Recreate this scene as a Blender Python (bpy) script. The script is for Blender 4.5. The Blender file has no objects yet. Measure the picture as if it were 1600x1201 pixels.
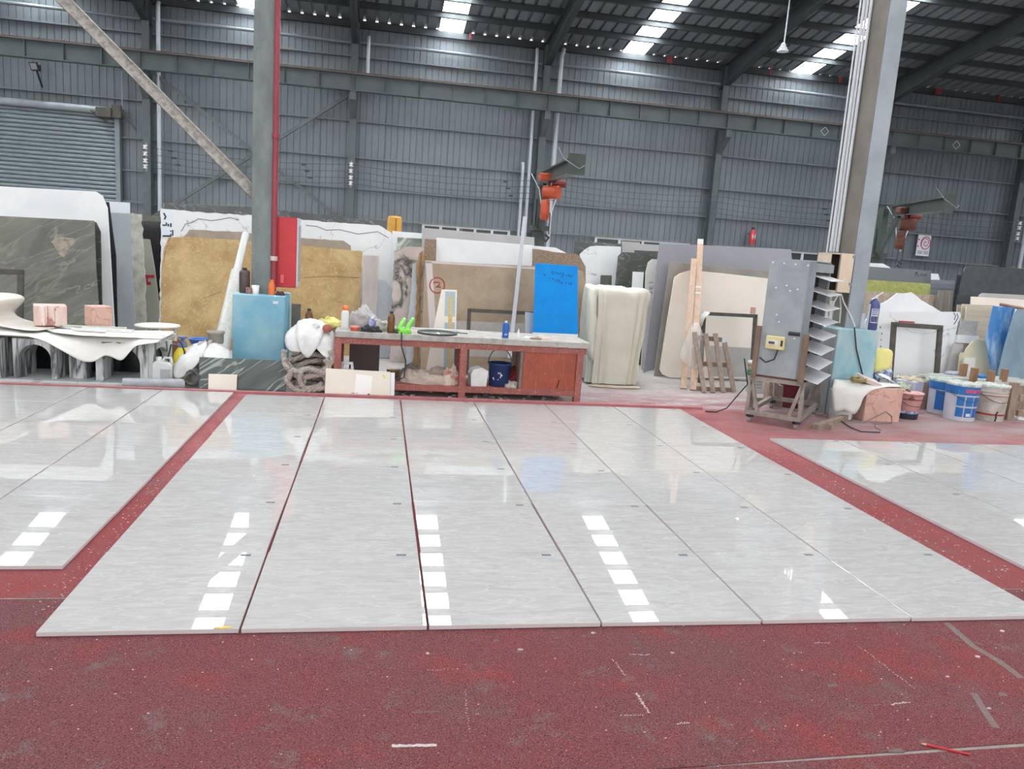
import bpy, bmesh, math, random
from mathutils import Matrix, Vector
C = bpy.context.scene.collection
SC = bpy.context.scene
RND = random.Random(7)
PI = math.pi

# ------------------------------------------------------------------ camera, sky, light, exposure
cam = bpy.data.objects.new('camera', bpy.data.cameras.new('camera')); C.objects.link(cam)
cam.data.sensor_width = 36.0; cam.data.lens = 27.086; cam.data.clip_end = 300
def aim(pitch, roll, yaw):
    f = Vector((math.sin(yaw)*math.cos(pitch), math.cos(yaw)*math.cos(pitch), -math.sin(pitch)))
    r = Vector((math.cos(yaw), -math.sin(yaw), 0)); u = r.cross(f)
    r2 = r*math.cos(roll) + u*math.sin(roll); u2 = u*math.cos(roll) - r*math.sin(roll)
    return Matrix((r2, u2, -f)).transposed().to_4x4()
cam.matrix_world = Matrix.Translation((0, 0, 1.6)) @ aim(.1707, .0689, .1776)
SC.camera = cam

SKY = 2.0            # overcast sky entering by the unseen shed side, left open for its light
SKYLIGHT = 20.0      # translucent roof sheets
world = bpy.data.worlds.new('overcast_sky'); SC.world = world; world.use_nodes = True
world.node_tree.nodes['Background'].inputs[0].default_value = (1, .995, .985, 1)
world.node_tree.nodes['Background'].inputs[1].default_value = SKY
SC.view_settings.view_transform = 'Standard'; SC.view_settings.look = 'None'
SC.view_settings.gamma = 1; SC.view_settings.use_curve_mapping = False
SC.view_settings.exposure = 0.0

# ------------------------------------------------------------------ materials
def srgb(h):
    c = [int(h[i:i+2], 16)/255 for i in (0, 2, 4)]
    return tuple(v/12.92 if v < .04045 else ((v+.055)/1.055)**2.4 for v in c) + (1,)
MATS = {}
def mat(name, c1, c2=None, rough=.5, scale=3., detail=5, lo=.35, hi=.65, stretch=(1, 1, 1), dist=0., vein=None, vscale=1.5, vwidth=.03,
        vstretch=None, rot=0, spots=None, sscale=60, sw=.18, bump=0., bscale=60, metal=0., spec=.5, emit=0, alpha=1, trans=0, offs=True, coat=0):
    if name in MATS: return MATS[name]
    m = bpy.data.materials.new(name); m.use_nodes = True; nt = m.node_tree; N = nt.nodes; L = nt.links
    b = N['Principled BSDF']; b.inputs['Roughness'].default_value = rough; b.inputs['Metallic'].default_value = metal
    b.inputs['Specular IOR Level'].default_value = spec
    k1 = srgb(c1); b.inputs['Base Color'].default_value = k1
    if alpha < 1: b.inputs['Alpha'].default_value = alpha
    if trans: b.inputs['Transmission Weight'].default_value = trans
    if coat: b.inputs['Coat Weight'].default_value = coat
    if emit: b.inputs['Emission Color'].default_value = k1; b.inputs['Emission Strength'].default_value = emit
    if c2 or vein or spots or bump:
        tc = N.new('ShaderNodeTexCoord'); co = tc.outputs['Object']
        if offs:
            oi = N.new('ShaderNodeObjectInfo'); mu = N.new('ShaderNodeMath'); mu.operation = 'MULTIPLY'; mu.inputs[1].default_value = 37
            L.new(oi.outputs['Random'], mu.inputs[0]); va = N.new('ShaderNodeVectorMath'); va.operation = 'ADD'
            L.new(co, va.inputs[0]); L.new(mu.outputs[0], va.inputs[1]); co = va.outputs[0]
        def mapped(st):
            mp = N.new('ShaderNodeMapping'); mp.inputs['Scale'].default_value = st
            if rot:
                rr = N.new('ShaderNodeMapping'); rr.inputs['Rotation'].default_value = (0, math.radians(rot), 0); L.new(co, rr.inputs[0]); L.new(rr.outputs[0], mp.inputs[0])
            else: L.new(co, mp.inputs[0])
            return mp.outputs[0]
        col = None
        def mixc(fac, a, bcol):
            mx = N.new('ShaderNodeMix'); mx.data_type = 'RGBA'; L.new(fac, mx.inputs[0])
            if a is None: mx.inputs[6].default_value = k1
            else: L.new(a, mx.inputs[6])
            mx.inputs[7].default_value = bcol; return mx.outputs[2]
        def ramp(src, lo, hi):
            mr = N.new('ShaderNodeMapRange'); mr.inputs[1].default_value = lo; mr.inputs[2].default_value = hi; L.new(src, mr.inputs[0]); return mr.outputs[0]
        if c2:
            nz = N.new('ShaderNodeTexNoise'); nz.inputs['Scale'].default_value = scale; nz.inputs['Detail'].default_value = detail
            nz.inputs['Roughness'].default_value = .62; nz.inputs['Distortion'].default_value = dist
            L.new(mapped(stretch), nz.inputs['Vector']); col = mixc(ramp(nz.outputs['Fac'], lo, hi), col, srgb(c2))
        if vein:
            nz = N.new('ShaderNodeTexNoise'); nz.inputs['Scale'].default_value = vscale; nz.inputs['Detail'].default_value = 7
            nz.inputs['Distortion'].default_value = .8; L.new(mapped(vstretch or stretch), nz.inputs['Vector'])
            a = N.new('ShaderNodeMath'); a.operation = 'SUBTRACT'; a.inputs[1].default_value = .5; L.new(nz.outputs['Fac'], a.inputs[0])
            a2 = N.new('ShaderNodeMath'); a2.operation = 'ABSOLUTE'; L.new(a.outputs[0], a2.inputs[0])
            col = mixc(ramp(a2.outputs[0], vwidth, 0), col, srgb(vein))
        if spots:
            vo = N.new('ShaderNodeTexVoronoi'); vo.inputs['Scale'].default_value = sscale; L.new(co, vo.inputs['Vector'])
            col = mixc(ramp(vo.outputs['Distance'], sw, sw*.5), col, srgb(spots))
        if col is not None: L.new(col, b.inputs['Base Color'])
        if bump:
            nz = N.new('ShaderNodeTexNoise'); nz.inputs['Scale'].default_value = bscale; nz.inputs['Detail'].default_value = 4
            L.new(co, nz.inputs['Vector']); bp = N.new('ShaderNodeBump'); bp.inputs['Strength'].default_value = bump; bp.inputs['Distance'].default_value = .01
            L.new(nz.outputs['Fac'], bp.inputs['Height']); L.new(bp.outputs[0], b.inputs['Normal'])
    MATS[name] = m; return m

# ------------------------------------------------------------------ mesh helpers
class MB:
    def __init__(s): s.v = []; s.f = []; s.sm = []
    def add(s, vs, fs, smooth=False):
        o = len(s.v); s.v += [tuple(q) for q in vs]; s.f += [tuple(i+o for i in q) for q in fs]; s.sm += [smooth]*len(fs); return s
    def box(s, c, d, rz=0., M=None):
        h = [x/2 for x in d]; vs = [Vector((sx*h[0], sy*h[1], sz*h[2])) for sx in (-1, 1) for sy in (-1, 1) for sz in (-1, 1)]
        R = M or Matrix.Rotation(rz, 3, 'Z'); vs = [R @ q + Vector(c) for q in vs]
        return s.add(vs, [(0, 1, 3, 2), (4, 6, 7, 5), (0, 4, 5, 1), (2, 3, 7, 6), (0, 2, 6, 4), (1, 5, 7, 3)])
    def box2(s, a, b):
        return s.box([(p+q)/2 for p, q in zip(a, b)], [abs(q-p) for p, q in zip(a, b)])
    def bar(s, a, b, w, h, up=(0, 0, 1)):           # rectangular bar from a to b, w across, h along up
        a = Vector(a); b = Vector(b); d = (b-a).normalized(); x = d.cross(Vector(up))
        if x.length < 1e-4: x = d.cross(Vector((1, 0, 0)))
        x.normalize(); u = x.cross(d); vs = []
        for p in (a, b):
            for sx, su in ((-1, -1), (1, -1), (1, 1), (-1, 1)): vs.append(p + x*sx*w/2 + u*su*h/2)
        return s.add(vs, [(0, 3, 2, 1), (4, 5, 6, 7), (0, 1, 5, 4), (1, 2, 6, 5), (2, 3, 7, 6), (3, 0, 4, 7)])
    def tube(s, path, r, n=8, caps=True, smooth=True):
        P = [Vector(q) for q in path]; rs = r if isinstance(r, (list, tuple)) else [r]*len(P); vs = []; pu = None
        for i, p in enumerate(P):
            d = (P[min(i+1, len(P)-1)] - P[max(i-1, 0)]).normalized()
            u = pu - d*pu.dot(d) if pu else d.orthogonal()
            if u.length < 1e-5: u = d.orthogonal()
            u.normalize(); w = d.cross(u); pu = u
            for k in range(n):
                t = 2*PI*k/n; vs.append(p + (u*math.cos(t) + w*math.sin(t))*rs[i])
        fs = [(i*n+k, i*n+(k+1) % n, (i+1)*n+(k+1) % n, (i+1)*n+k) for i in range(len(P)-1) for k in range(n)]
        s.add(vs, fs, smooth)
        if caps: s.add(vs[:n], [tuple(range(n-1, -1, -1))]); s.add(vs[-n:], [tuple(range(n))])
        return s
    def lathe(s, prof, c=(0, 0, 0), n=24, axis=None, smooth=True):   # prof: (r, z) list
        vs = []; R = axis or Matrix.Identity(3)
        for r, z in prof:
            for k in range(n):
                t = 2*PI*k/n; vs.append(R @ Vector((r*math.cos(t), r*math.sin(t), z)) + Vector(c))
        fs = [(i*n+k, i*n+(k+1) % n, (i+1)*n+(k+1) % n, (i+1)*n+k) for i in range(len(prof)-1) for k in range(n)]
        s.add(vs, fs, smooth)
        if prof[0][0] > 1e-4: s.add(vs[:n], [tuple(range(n-1, -1, -1))])
        if prof[-1][0] > 1e-4: s.add(vs[-n:], [tuple(range(n))])
        return s
    def prism(s, out, d0, d1, fr):                  # outline (u,v) in frame fr=(origin,u,v,n) from depth d0 to d1
        O, U, Vv, Nn = fr; k = len(out)
        vs = [O + U*a + Vv*b + Nn*d for d in (d0, d1) for a, b in out]
        ar = sum(out[i][0]*out[(i+1) % k][1]-out[(i+1) % k][0]*out[i][1] for i in range(k))
        f0 = tuple(range(k)); fs = [f0, tuple(range(2*k-1, k-1, -1))] + [(i, k+i, k+(i+1) % k, (i+1) % k) for i in range(k)]
        if (ar > 0) != (U.cross(Vv).dot(Nn)*(d1-d0) < 0): fs = [q[::-1] for q in fs]
        return s.add(vs, fs)
    def ribbon(s, pts, w, fr, d=.0015):              # flat painted stroke lying on a plane
        O, U, Vv, Nn = fr; P = [Vector(q) for q in pts]; vs = []
        for i, p in enumerate(P):
            t = P[min(i+1, len(P)-1)] - P[max(i-1, 0)]; t = t.normalized() if t.length > 1e-6 else Vector((1, 0)); q = Vector((-t.y, t.x))*w/2
            for a in (p+q, p-q): vs.append(O + U*a.x + Vv*a.y - Nn*d)
        return s.add(vs, [(2*i, 2*i+1, 2*i+3, 2*i+2) for i in range(len(P)-1)])
    def xf(s, M):
        s.v = [tuple(M @ Vector(q)) for q in s.v]; return s
def frame(o, lean, yaw):
    lean = math.radians(lean); yaw = math.radians(yaw); U = Vector((math.cos(yaw), math.sin(yaw), 0)); B = Vector((-math.sin(yaw), math.cos(yaw), 0))
    Vv = B*math.sin(lean) + Vector((0, 0, 1))*math.cos(lean); return (Vector(o), U, Vv, B*math.cos(lean) - Vector((0, 0, 1))*math.sin(lean))
def tagit(o, label=None, cat=None, group=None, kind=None):
    if label: o['label'] = label
    if cat: o['category'] = cat
    if group: o['group'] = group
    if kind: o['kind'] = kind
    return o
def mesh(name, mb, m):
    me = bpy.data.meshes.new(name); me.from_pydata(mb.v, [], mb.f)
    for ml in (m if isinstance(m, (list, tuple)) else [m]): me.materials.append(ml)
    me.polygons.foreach_set('use_smooth', mb.sm); me.update(); return me
def obj(name, mb, m, parent=None, bevel=0., base=None, mods=()):   # vertices in world space; kept relative to the parent
    if parent is not None:
        inv = parent.matrix_basis.inverted(); 
        if parent.parent: inv = inv @ parent.parent.matrix_basis.inverted()
        mb.v = [tuple(inv @ Vector(q)) for q in mb.v]
    elif base: mb.v = [tuple(Vector(q)-Vector(base)) for q in mb.v]
    o = bpy.data.objects.new(name, mesh(name, mb, m)); C.objects.link(o)
    if parent is not None: o.parent = parent
    elif base: o.location = base
    if getattr(mb, 'crumple', 0):
        s_ = o.modifiers.new('smooth', 'SUBSURF'); s_.levels = 1; s_.render_levels = 1
        tx = bpy.data.textures.new(name+'_creases', 'MARBLE'); tx.noise_scale = .07; tx.noise_depth = 3; tx.turbulence = 14
        d = o.modifiers.new('creases', 'DISPLACE'); d.texture = tx; d.strength = mb.crumple; d.texture_coords = 'GLOBAL'; d.mid_level = .6
    if bevel:
        bv = o.modifiers.new('bevel', 'BEVEL'); bv.width = bevel; bv.segments = 1; bv.limit_method = 'ANGLE'
    return o
def thing(name, label, cat, loc=(0, 0, 0), rz=0., group=None, kind='thing'):
    o = bpy.data.objects.new(name, None); C.objects.link(o); o.empty_display_size = .1
    o.matrix_basis = Matrix.Translation(loc) @ Matrix.Rotation(rz, 4, 'Z'); return tagit(o, label, cat, group, kind)
def single(name, mb, m, label, cat, group=None, bevel=0., base=None, kind='thing'):
    if base is None: base = min(mb.v, key=lambda q: q[2])
    return tagit(obj(name, mb, m, None, bevel, base), label, cat, group, kind)
def copies(o, mats4):                                # further pieces of the same mesh under the same parent
    for M in mats4:
        c = o.copy(); C.objects.link(c); c.matrix_basis = M
def jag(out, amp, step, rnd, skip_bottom=True):      # roughen an outline
    res = []; k = len(out)
    for i in range(k):
        a = out[i]; b = out[(i+1) % k]; d = math.hypot(b[0]-a[0], b[1]-a[1]); res.append(a)
        if skip_bottom and a[1] < .06 and b[1] < .06: continue
        m = int(d/step)
        for j in range(1, m):
            t = j/m; res.append((a[0]+(b[0]-a[0])*t+rnd.uniform(-amp, amp), a[1]+(b[1]-a[1])*t+rnd.uniform(-amp, amp)))
    return res

# ------------------------------------------------------------------ shared materials
STEEL = mat('dark_grey_steel_paint', '5c6465', '4d5454', rough=.55, scale=1.2, bump=.02)
STEEL_DK = mat('roof_steel_paint', '394043', '2f3639', rough=.6, scale=1.5)
WALLM = mat('grey_profiled_wall_sheet', '70787e', '646c72', rough=.36, scale=.5, spec=.6, metal=.25)
ROOFM = mat('grey_roof_sheet', '70777c', '646b70', rough=.5, scale=.6)
PVC = mat('white_pvc_pipe', 'd6dade', rough=.4)
PIPEG = mat('galvanised_pipe', '8e969c', '7d858b', rough=.4, metal=.3)
GALV = mat('galvanised_sheet', 'a1a7ac', '92999e', rough=.45, metal=.1, scale=6)
RUST = mat('rusty_brown_steel', '6b4336', '4c3a33', rough=.7, scale=6)

# ------------------------------------------------------------------ floor
def floor_material():
    m = bpy.data.materials.new('dusty_concrete_floor'); m.use_nodes = True; nt = m.node_tree; N = nt.nodes; L = nt.links; b = N['Principled BSDF']
    tc = N.new('ShaderNodeTexCoord'); b.inputs['Roughness'].default_value = .85
    def noise(sc, det=6, st=(1, 1, 1)):
        mp = N.new('ShaderNodeMapping'); mp.inputs['Scale'].default_value = st; L.new(tc.outputs['Object'], mp.inputs[0])
        n = N.new('ShaderNodeTexNoise'); n.inputs['Scale'].default_value = sc; n.inputs['Detail'].default_value = det; n.inputs['Roughness'].default_value = .65
        L.new(mp.outputs[0], n.inputs[0]); return n.outputs['Fac']
    def rng(s, a, c):
        r = N.new('ShaderNodeMapRange'); r.inputs[1].default_value = a; r.inputs[2].default_value = c; L.new(s, r.inputs[0]); return r.outputs[0]
    def mix(f, a, c):
        x = N.new('ShaderNodeMix'); x.data_type = 'RGBA'; L.new(f, x.inputs[0])
        for i, v in ((6, a), (7, c)):
            if isinstance(v, tuple): x.inputs[i].default_value = v
            else: L.new(v, x.inputs[i])
        return x.outputs[2]
    def mul(a, c):
        x = N.new('ShaderNodeMath'); x.operation = 'MULTIPLY'; L.new(a, x.inputs[0]); L.new(c, x.inputs[1]); return x.outputs[0]
    base = mix(rng(noise(1.3), .3, .7), srgb('b9b4b0'), srgb('97928f'))
    base = mix(rng(noise(14), .55, .75), base, srgb('cfccc9'))
    sx = N.new('ShaderNodeSeparateXYZ'); L.new(tc.outputs['Object'], sx.inputs[0])
    zone = mul(rng(sx.outputs['Y'], 9.5, 8.1), rng(sx.outputs['X'], 1.9, 2.6))     # red dust tracked off the mats
    red = mul(zone, rng(noise(3.2, 8, (.7, 1.6, 1)), .36, .6))
    base = mix(red, base, srgb('8f4f57')); L.new(base, b.inputs['Base Color'])
    return m
FLOORM = floor_material()
fl = MB().box((4, 6, -.1), (92, 60, .2)); floor = tagit(obj('floor', fl, FLOORM), 'dusty grey concrete factory floor with red coated strips in front', 'floor', kind='structure')

def mat_material(name, k1, k2, grit, pale):
    m = bpy.data.materials.new(name); m.use_nodes = True; nt = m.node_tree; N = nt.nodes; L = nt.links; b = N['Principled BSDF']
    tc = N.new('ShaderNodeTexCoord'); b.inputs['Roughness'].default_value = .9; b.inputs['Specular IOR Level'].default_value = .12
    def noise(sc, det=6, r=.6, st=(1, 1, 1)):
        mp = N.new('ShaderNodeMapping'); mp.inputs['Scale'].default_value = st; L.new(tc.outputs['Object'], mp.inputs[0])
        n = N.new('ShaderNodeTexNoise'); n.inputs['Scale'].default_value = sc; n.inputs['Detail'].default_value = det; n.inputs['Roughness'].default_value = r
        L.new(mp.outputs[0], n.inputs[0]); return n.outputs['Fac']
    def rng(s, a, c):
        r = N.new('ShaderNodeMapRange'); r.inputs[1].default_value = a; r.inputs[2].default_value = c; L.new(s, r.inputs[0]); return r.outputs[0]
    def mul(a, c):
        x = N.new('ShaderNodeMath'); x.operation = 'MULTIPLY'; L.new(a, x.inputs[0])
        if isinstance(c, float): x.inputs[1].default_value = c
        else: L.new(c, x.inputs[1])
        return x.outputs[0]
    def mix(f, a, c):
        x = N.new('ShaderNodeMix'); x.data_type = 'RGBA'; L.new(f, x.inputs[0])
        for i, v in ((6, a), (7, c)):
            if isinstance(v, tuple): x.inputs[i].default_value = v
            else: L.new(v, x.inputs[i])
        return x.outputs[2]
    c = mix(rng(noise(1.1, 5), .3, .72), srgb(k1), srgb(k2))
    c = mix(mul(rng(noise(2.3, 7), .56, .76), .75), c, srgb('6c5857'))
    c = mix(mul(rng(noise(5.5, 8, .7), .57, .70), .8), c, srgb('736a65'))
    c = mix(mul(rng(noise(2.1, 7), .54, .74), .75), c, srgb('943b3a'))
    gr = noise(210, 2); c = mix(mul(rng(gr, .50, .66), grit), c, srgb('3a2426'))
    c = mix(mul(rng(noise(140, 2), .58, .70), .7*grit), c, srgb('997475'))
    sx = N.new('ShaderNodeSeparateXYZ'); L.new(tc.outputs['Object'], sx.inputs[0])
    if pale: c = mix(mul(mul(rng(sx.outputs['Y'], 4.6, 8.2), rng(noise(1.9, 7), .25, .6)), pale), c, srgb('bd8688'))   # marble dust, and brighter light at the back painted in with it
    dust = mul(mul(rng(sx.outputs['Y'], 6.2, 7.4), rng(sx.outputs['X'], 3.4, 5.2)), rng(noise(2.6, 8, .65, (.6, 1.5, 1)), .26, .56))   # stone dust by the cart
    c = mix(mul(dust, .85), c, srgb('9a8f8e'))
    L.new(c, b.inputs['Base Color'])
    bp = N.new('ShaderNodeBump'); bp.inputs['Strength'].default_value = 1.0; bp.inputs['Distance'].default_value = .006
    ad = N.new('ShaderNodeMath'); ad.operation = 'ADD'; L.new(noise(120, 3), ad.inputs[0]); L.new(noise(30, 3), ad.inputs[1])
    L.new(ad.outputs[0], bp.inputs['Height']); L.new(bp.outputs[0], b.inputs['Normal']); return m
MATM = mat_material('red_rubber_floor_mat', '7b4044', '6e494a', .95, 0.)
MATF = mat_material('dusty_lit_red_floor_mat', '8e4245', '844d4d', .6, .6)  # far mats lighter: dust and stronger light mixed into one colour
JOINTM = mat('pale_grey_joint_filler', '948c87', '827873', rough=.9, scale=9)
# red mats laid in strips across the floor; the joints between them are open or filled with pale dust
joints = [-2.4, -.9, .8, 2.09, 3.36, 4.72, 5.98, 7.03, 7.98]
GAP = {2.09: (.004, .016), 3.36: (.012, .012), 7.03: (.004, .005), 4.72: (.003, .003), 5.98: (.003, .004)}
for i in range(len(joints)-1):
    a, b_ = joints[i], joints[i+1]; ga = GAP.get(a, (.003, .003)); gb = GAP.get(b_, (.003, .003)); sl = .022 if a == 2.09 else 0; sb = .022 if b_ == 2.09 else 0
    xa, xb = -9, 13
    def edge(y, g, sgn, k_):                         # near joint opens up towards the right
        if k_: return [(xa, y+sgn*.002-.11*k_), (1.05, y+sgn*.002), (1.45, y+sgn*.007+.009*k_), (2.4, y+sgn*.010+.03*k_), (xb, y+sgn*.010+.25*k_)]
        return [(xa, y+sgn*g[0]/2), (xb, y+sgn*g[1]/2)]
    lo_ = edge(a, ga, 1, 1 if a == 2.09 else 0); hi_ = edge(b_, gb, -1, 1 if b_ == 2.09 else 0)
    mb = MB(); mb.prism(lo_+hi_[::-1], 0, .008, (Vector((0, 0, 0)), Vector((1, 0, 0)), Vector((0, 1, 0)), Vector((0, 0, 1))))
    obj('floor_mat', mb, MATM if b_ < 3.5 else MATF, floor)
obj('joint_filler', MB().prism([(1.1, 2.075), (2.4, 2.105), (13, 2.32), (13, 2.36), (2.4, 2.135), (1.1, 2.095)], 0, .0055, (Vector((0, 0, 0)), Vector((1, 0, 0)), Vector((0, 1, 0)), Vector((0, 0, 1)))), JOINTM, floor)
obj('red_kerb', MB().box((-2.7, 7.968, .017), (12.6, .05, .034)), mat('red_painted_kerb', 'b9787b', 'ad6c70', rough=.85, scale=9, bump=.2), floor)
obj('joint_filler', MB().box((2, 3.36, .003), (22, .02, .006)), JOINTM, floor)

# ------------------------------------------------------------------ the polished slabs laid out on the floor
POL = mat('polished_pale_grey_marble', 'b8b6b4', 'aba9a7', rough=.01, scale=7, detail=10, lo=.36, hi=.68, stretch=(.8, 3.0, 1), dist=.9,
          vein='bdbcbb', vscale=5, vwidth=.03, vstretch=(.8, 3.2, 1), spec=.5)
SAWN = mat('sawn_edge_pink_bounce', 'c8bfbf', rough=.5)  # sawn edge, lightened and tinted with the red floor's pink bounce
STICK = mat('dark_paper_sticker', '5d646a', rough=.6); YEL = mat('yellow_paper_scrap', 'd9b62f', rough=.6)
ORD = ['first', 'second', 'third', 'fourth', 'fifth', 'sixth', 'seventh']
def lay(x0, y0, w, d, ncol, nrow, where, group, tag_from=0, seed=1, side=1):
    r = random.Random(seed)
    for c in range(ncol):
        for k in range(nrow):
            gw = (.014 if c < 3 else .009) + r.uniform(-.004, .004); gd = .0035
            sx, sy = w-gw, d-gd
            rowname = 'back row' if k == 0 else ('front row' if k == nrow-1 else ORD[k] + ' row from the back')
            colname = ORD[c] + (' from the left' if side > 0 else ' from the right')
            loc = (x0 + side*(c+.5)*w, y0 - (k+.5)*d, .0085)
            t = thing('marble_slab', 'pale marble slab, %s, %s, %s' % (where, rowname, colname), 'slab', loc, 0, group)
            M = Matrix.Translation(loc) @ Matrix.Rotation(r.uniform(-.0036, .0036), 4, 'Z') @ Matrix.Rotation(r.uniform(-.0009, .0009), 4, 'X') @ Matrix.Rotation(r.uniform(-.0009, .0009), 4, 'Y')
            t.matrix_basis = M
            mb = MB().box((0, 0, .0105), (sx, sy, .020)); mb.xf(M); so = obj('slab_body', mb, [POL, SAWN], t, bevel=.0012)
            for pi in (0, 1, 2, 3): so.data.polygons[pi].material_index = 1
            if c >= tag_from and not (where.endswith('left')):
                mb = MB().box((sx/2-.075-r.uniform(0, .02), sy/2-.045, .0209), (.050, .024, .0007)); mb.xf(M); obj('sticker', mb, STICK, t)
    return
lay(-1.262, 7.824, .7585, .8008, 6, 6, 'central layout', 'slabs of the central layout', seed=3)
lay(-1.387, 7.905, .6765, .7085, 5, 6, 'layout on the left', 'slabs of the layout on the left', seed=5, side=-1)
lay(3.68, 6.575, .7475, .8, 5, 6, 'layout on the right', 'slabs of the layout on the right', seed=9)

# ------------------------------------------------------------------ the shed: back wall
YW = 31.0
COLX = [-30-.0+0*1, -22.8, -15.6, -8.4, -1.2, 6.0, 13.3, 20.5, 27.4, 34.6]
back = tagit(bpy.data.objects.new('wall_back', None), 'tall grey profiled steel back wall of the shed', 'wall', kind='structure'); C.objects.link(back)
def I4(x=0, y=0, z=0): return Matrix.Translation((x, y, z))
prof = []                                            # one sheet: five shallow flats and narrow recessed ribs
for k in range(5):
    x = k*.24; prof += [(x, 0), (x+.215, 0), (x+.222, -.022), (x+.233, -.022)]
prof.append((1.225, 0))
def sheet(z0, z1):
    mb = MB(); vs = []
    for x, y in prof: vs += [(x, -y, z0), (x, -y, z1)]
    mb.add(vs, [(2*i, 2*i+2, 2*i+3, 2*i+1) for i in range(len(prof)-1)]); return mb
s0 = obj('wall_sheet', sheet(0, 7.2), WALLM, back); s0.matrix_basis = I4(-30, YW, 2.42)
copies(s0, [I4(-30+1.2*i, YW + (.012 if i % 2 else 0), 2.42) for i in range(1, 57)])
lo = sheet(0, 2.42); l0 = obj('lower_wall_sheet', lo, WALLM, back); l0.matrix_basis = I4(-30, YW+.05, 0)
copies(l0, [I4(-30+1.2*i, YW+.05, 0) for i in range(1, 57)])
GIRT = mat('pale_grey_girt', '6f777d', '656d72', rough=.5, scale=2)
g0 = obj('girt', MB().box((2, 0, 0), (70, .18, .035)).box((2, -.08, -.012), (70, .02, .05)), GIRT, back); g0.matrix_basis = I4(0, YW-.09, 8.32)
copies(g0, [I4(0, YW-.09, z) for z in (6.02, 4.70, 3.56, 2.46)])
obj('eave_beam', MB().box((2, YW-.10, 9.44), (70, .04, .24)).box((2, YW-.14, 9.33), (70, .12, .02)), STEEL_DK, back)
for i in range(len(COLX)-1):
    mb = MB().tube([(COLX[i]+.2, YW-.35, 8.78), (COLX[i+1]-.2, YW-.35, 8.74)], .06, 10)
    obj('tie_tube', mb, GIRT, back)
# columns of the back wall
# the columns stand as separate members before the sheeting
cb = MB().box((0, -.24, 4.7), (.26, .03, 9.4)).box((0, .08, 4.7), (.26, .03, 9.4)).box((0, -.08, 4.7), (.03, .3, 9.4))
bk = MB().prism([(0, 0), (0, .9), (-.75, .9), (-.75, .6)], -.11, .11, (Vector((0, 0, 0)), Vector((0, 1, 0)), Vector((0, 0, 1)), Vector((1, 0, 0))))
COLM = mat('dark_column_paint', '555d60', '4a5255', rough=.55, scale=2)
cme = mesh('column_shaft', cb, COLM); bme = mesh('crane_bracket', bk, COLM)
CLAB = {3: 'grey wall column just right of the roller shutter', 4: 'grey wall column between the left pillar and the orange drum', 5: 'grey wall column with white rain pipes on both sides', 6: 'grey wall column above the pine posts', 8: 'dark wall column at the right edge of the picture'}
for i, x in enumerate(COLX):
    t = thing('wall_column', CLAB.get(i, 'grey wall column out of the frame, number %d along the wall' % (i+1)), 'column', (x, YW-.28, 0), kind='structure')
    for nm, me, z, y in (('column_shaft', cme, 0, 0), ('crane_bracket', bme, 6.0, -.22)):
        o = bpy.data.objects.new(nm, me); C.objects.link(o); o.parent = t; o.location = (0, y, z)
# crane runway girder
GIRDM = mat('dark_girder_paint', '525a5c', '474f51', rough=.55, scale=2)
gird = thing('crane_girder', 'long grey crane runway beam along the back wall with rusty rail on top', 'crane beam', (0, YW-1.15, 6.9), kind='structure')
obj('girder_beam', MB().box((2, YW-1.15, 7.20), (70, .03, .56)).box((2, YW-1.15, 6.91), (70, .30, .03)).box((2, YW-1.15, 7.48), (70, .34, .03)), GIRDM, gird)
obj('rail', MB().box((2, YW-1.15, 7.53), (70, .07, .07)), RUST, gird)
st = obj('stiffener', MB().box((-30, YW-1.23, 7.20), (.02, .14, .54)), GIRDM, gird); copies(st, [I4(1.2*i) for i in range(1, 56)])
cl_ = obj('rail_clip', MB().box((-30, YW-1.22, 7.585), (.05, .05, .03)), PIPEG, gird); copies(cl_, [I4(.8*i) for i in range(1, 84)])
for x in (-4.2, 17.4, 23.4):                         # diamond painted on the web
    fr = (Vector((x, YW-1.17, 7.2)), Vector((1, 0, 0)), Vector((0, 0, 1)), Vector((0, 1, 0)))
    obj('diamond_mark', MB().ribbon([(0, .17), (.17, 0), (0, -.17), (-.17, 0), (0, .17)], .02, fr), PVC, gird)
# wind bracing of the bay behind the near pillar
obj('wall_brace', MB().bar((-8.25, YW-.62, 7.0), (-1.3, YW-.62, 2.2), .12, .12), STEEL, back)
obj('wall_brace', MB().bar((-1.4, YW-.74, 6.8), (-8.2, YW-.74, 1.9), .12, .12), STEEL, back)
# rain pipes
def downpipe(x, z1, z0=0., r=.085, y=YW-.62, off=.0):
    obj('downpipe', MB().tube([(x, y, z0), (x, y, z1-.25), (x+off*.5, y, z1-.12), (x+off, y+.1, z1)], r*.85, 10), PVC2, back)
PVC2 = mat('grey_pvc_pipe', 'a9b0b6', rough=.4)
downpipe(-7.95, 9.3); downpipe(-.72, 8.95, 7.55, .075); downpipe(5.55, 9.2, 0, .075); downpipe(6.5, 9.3, 0, .10, off=.08); downpipe(27.9, 9.0, 0, .10); downpipe(-4.5, 9.2, 8.5, .08); downpipe(5.3, 5.0, 0, .07)
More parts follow.
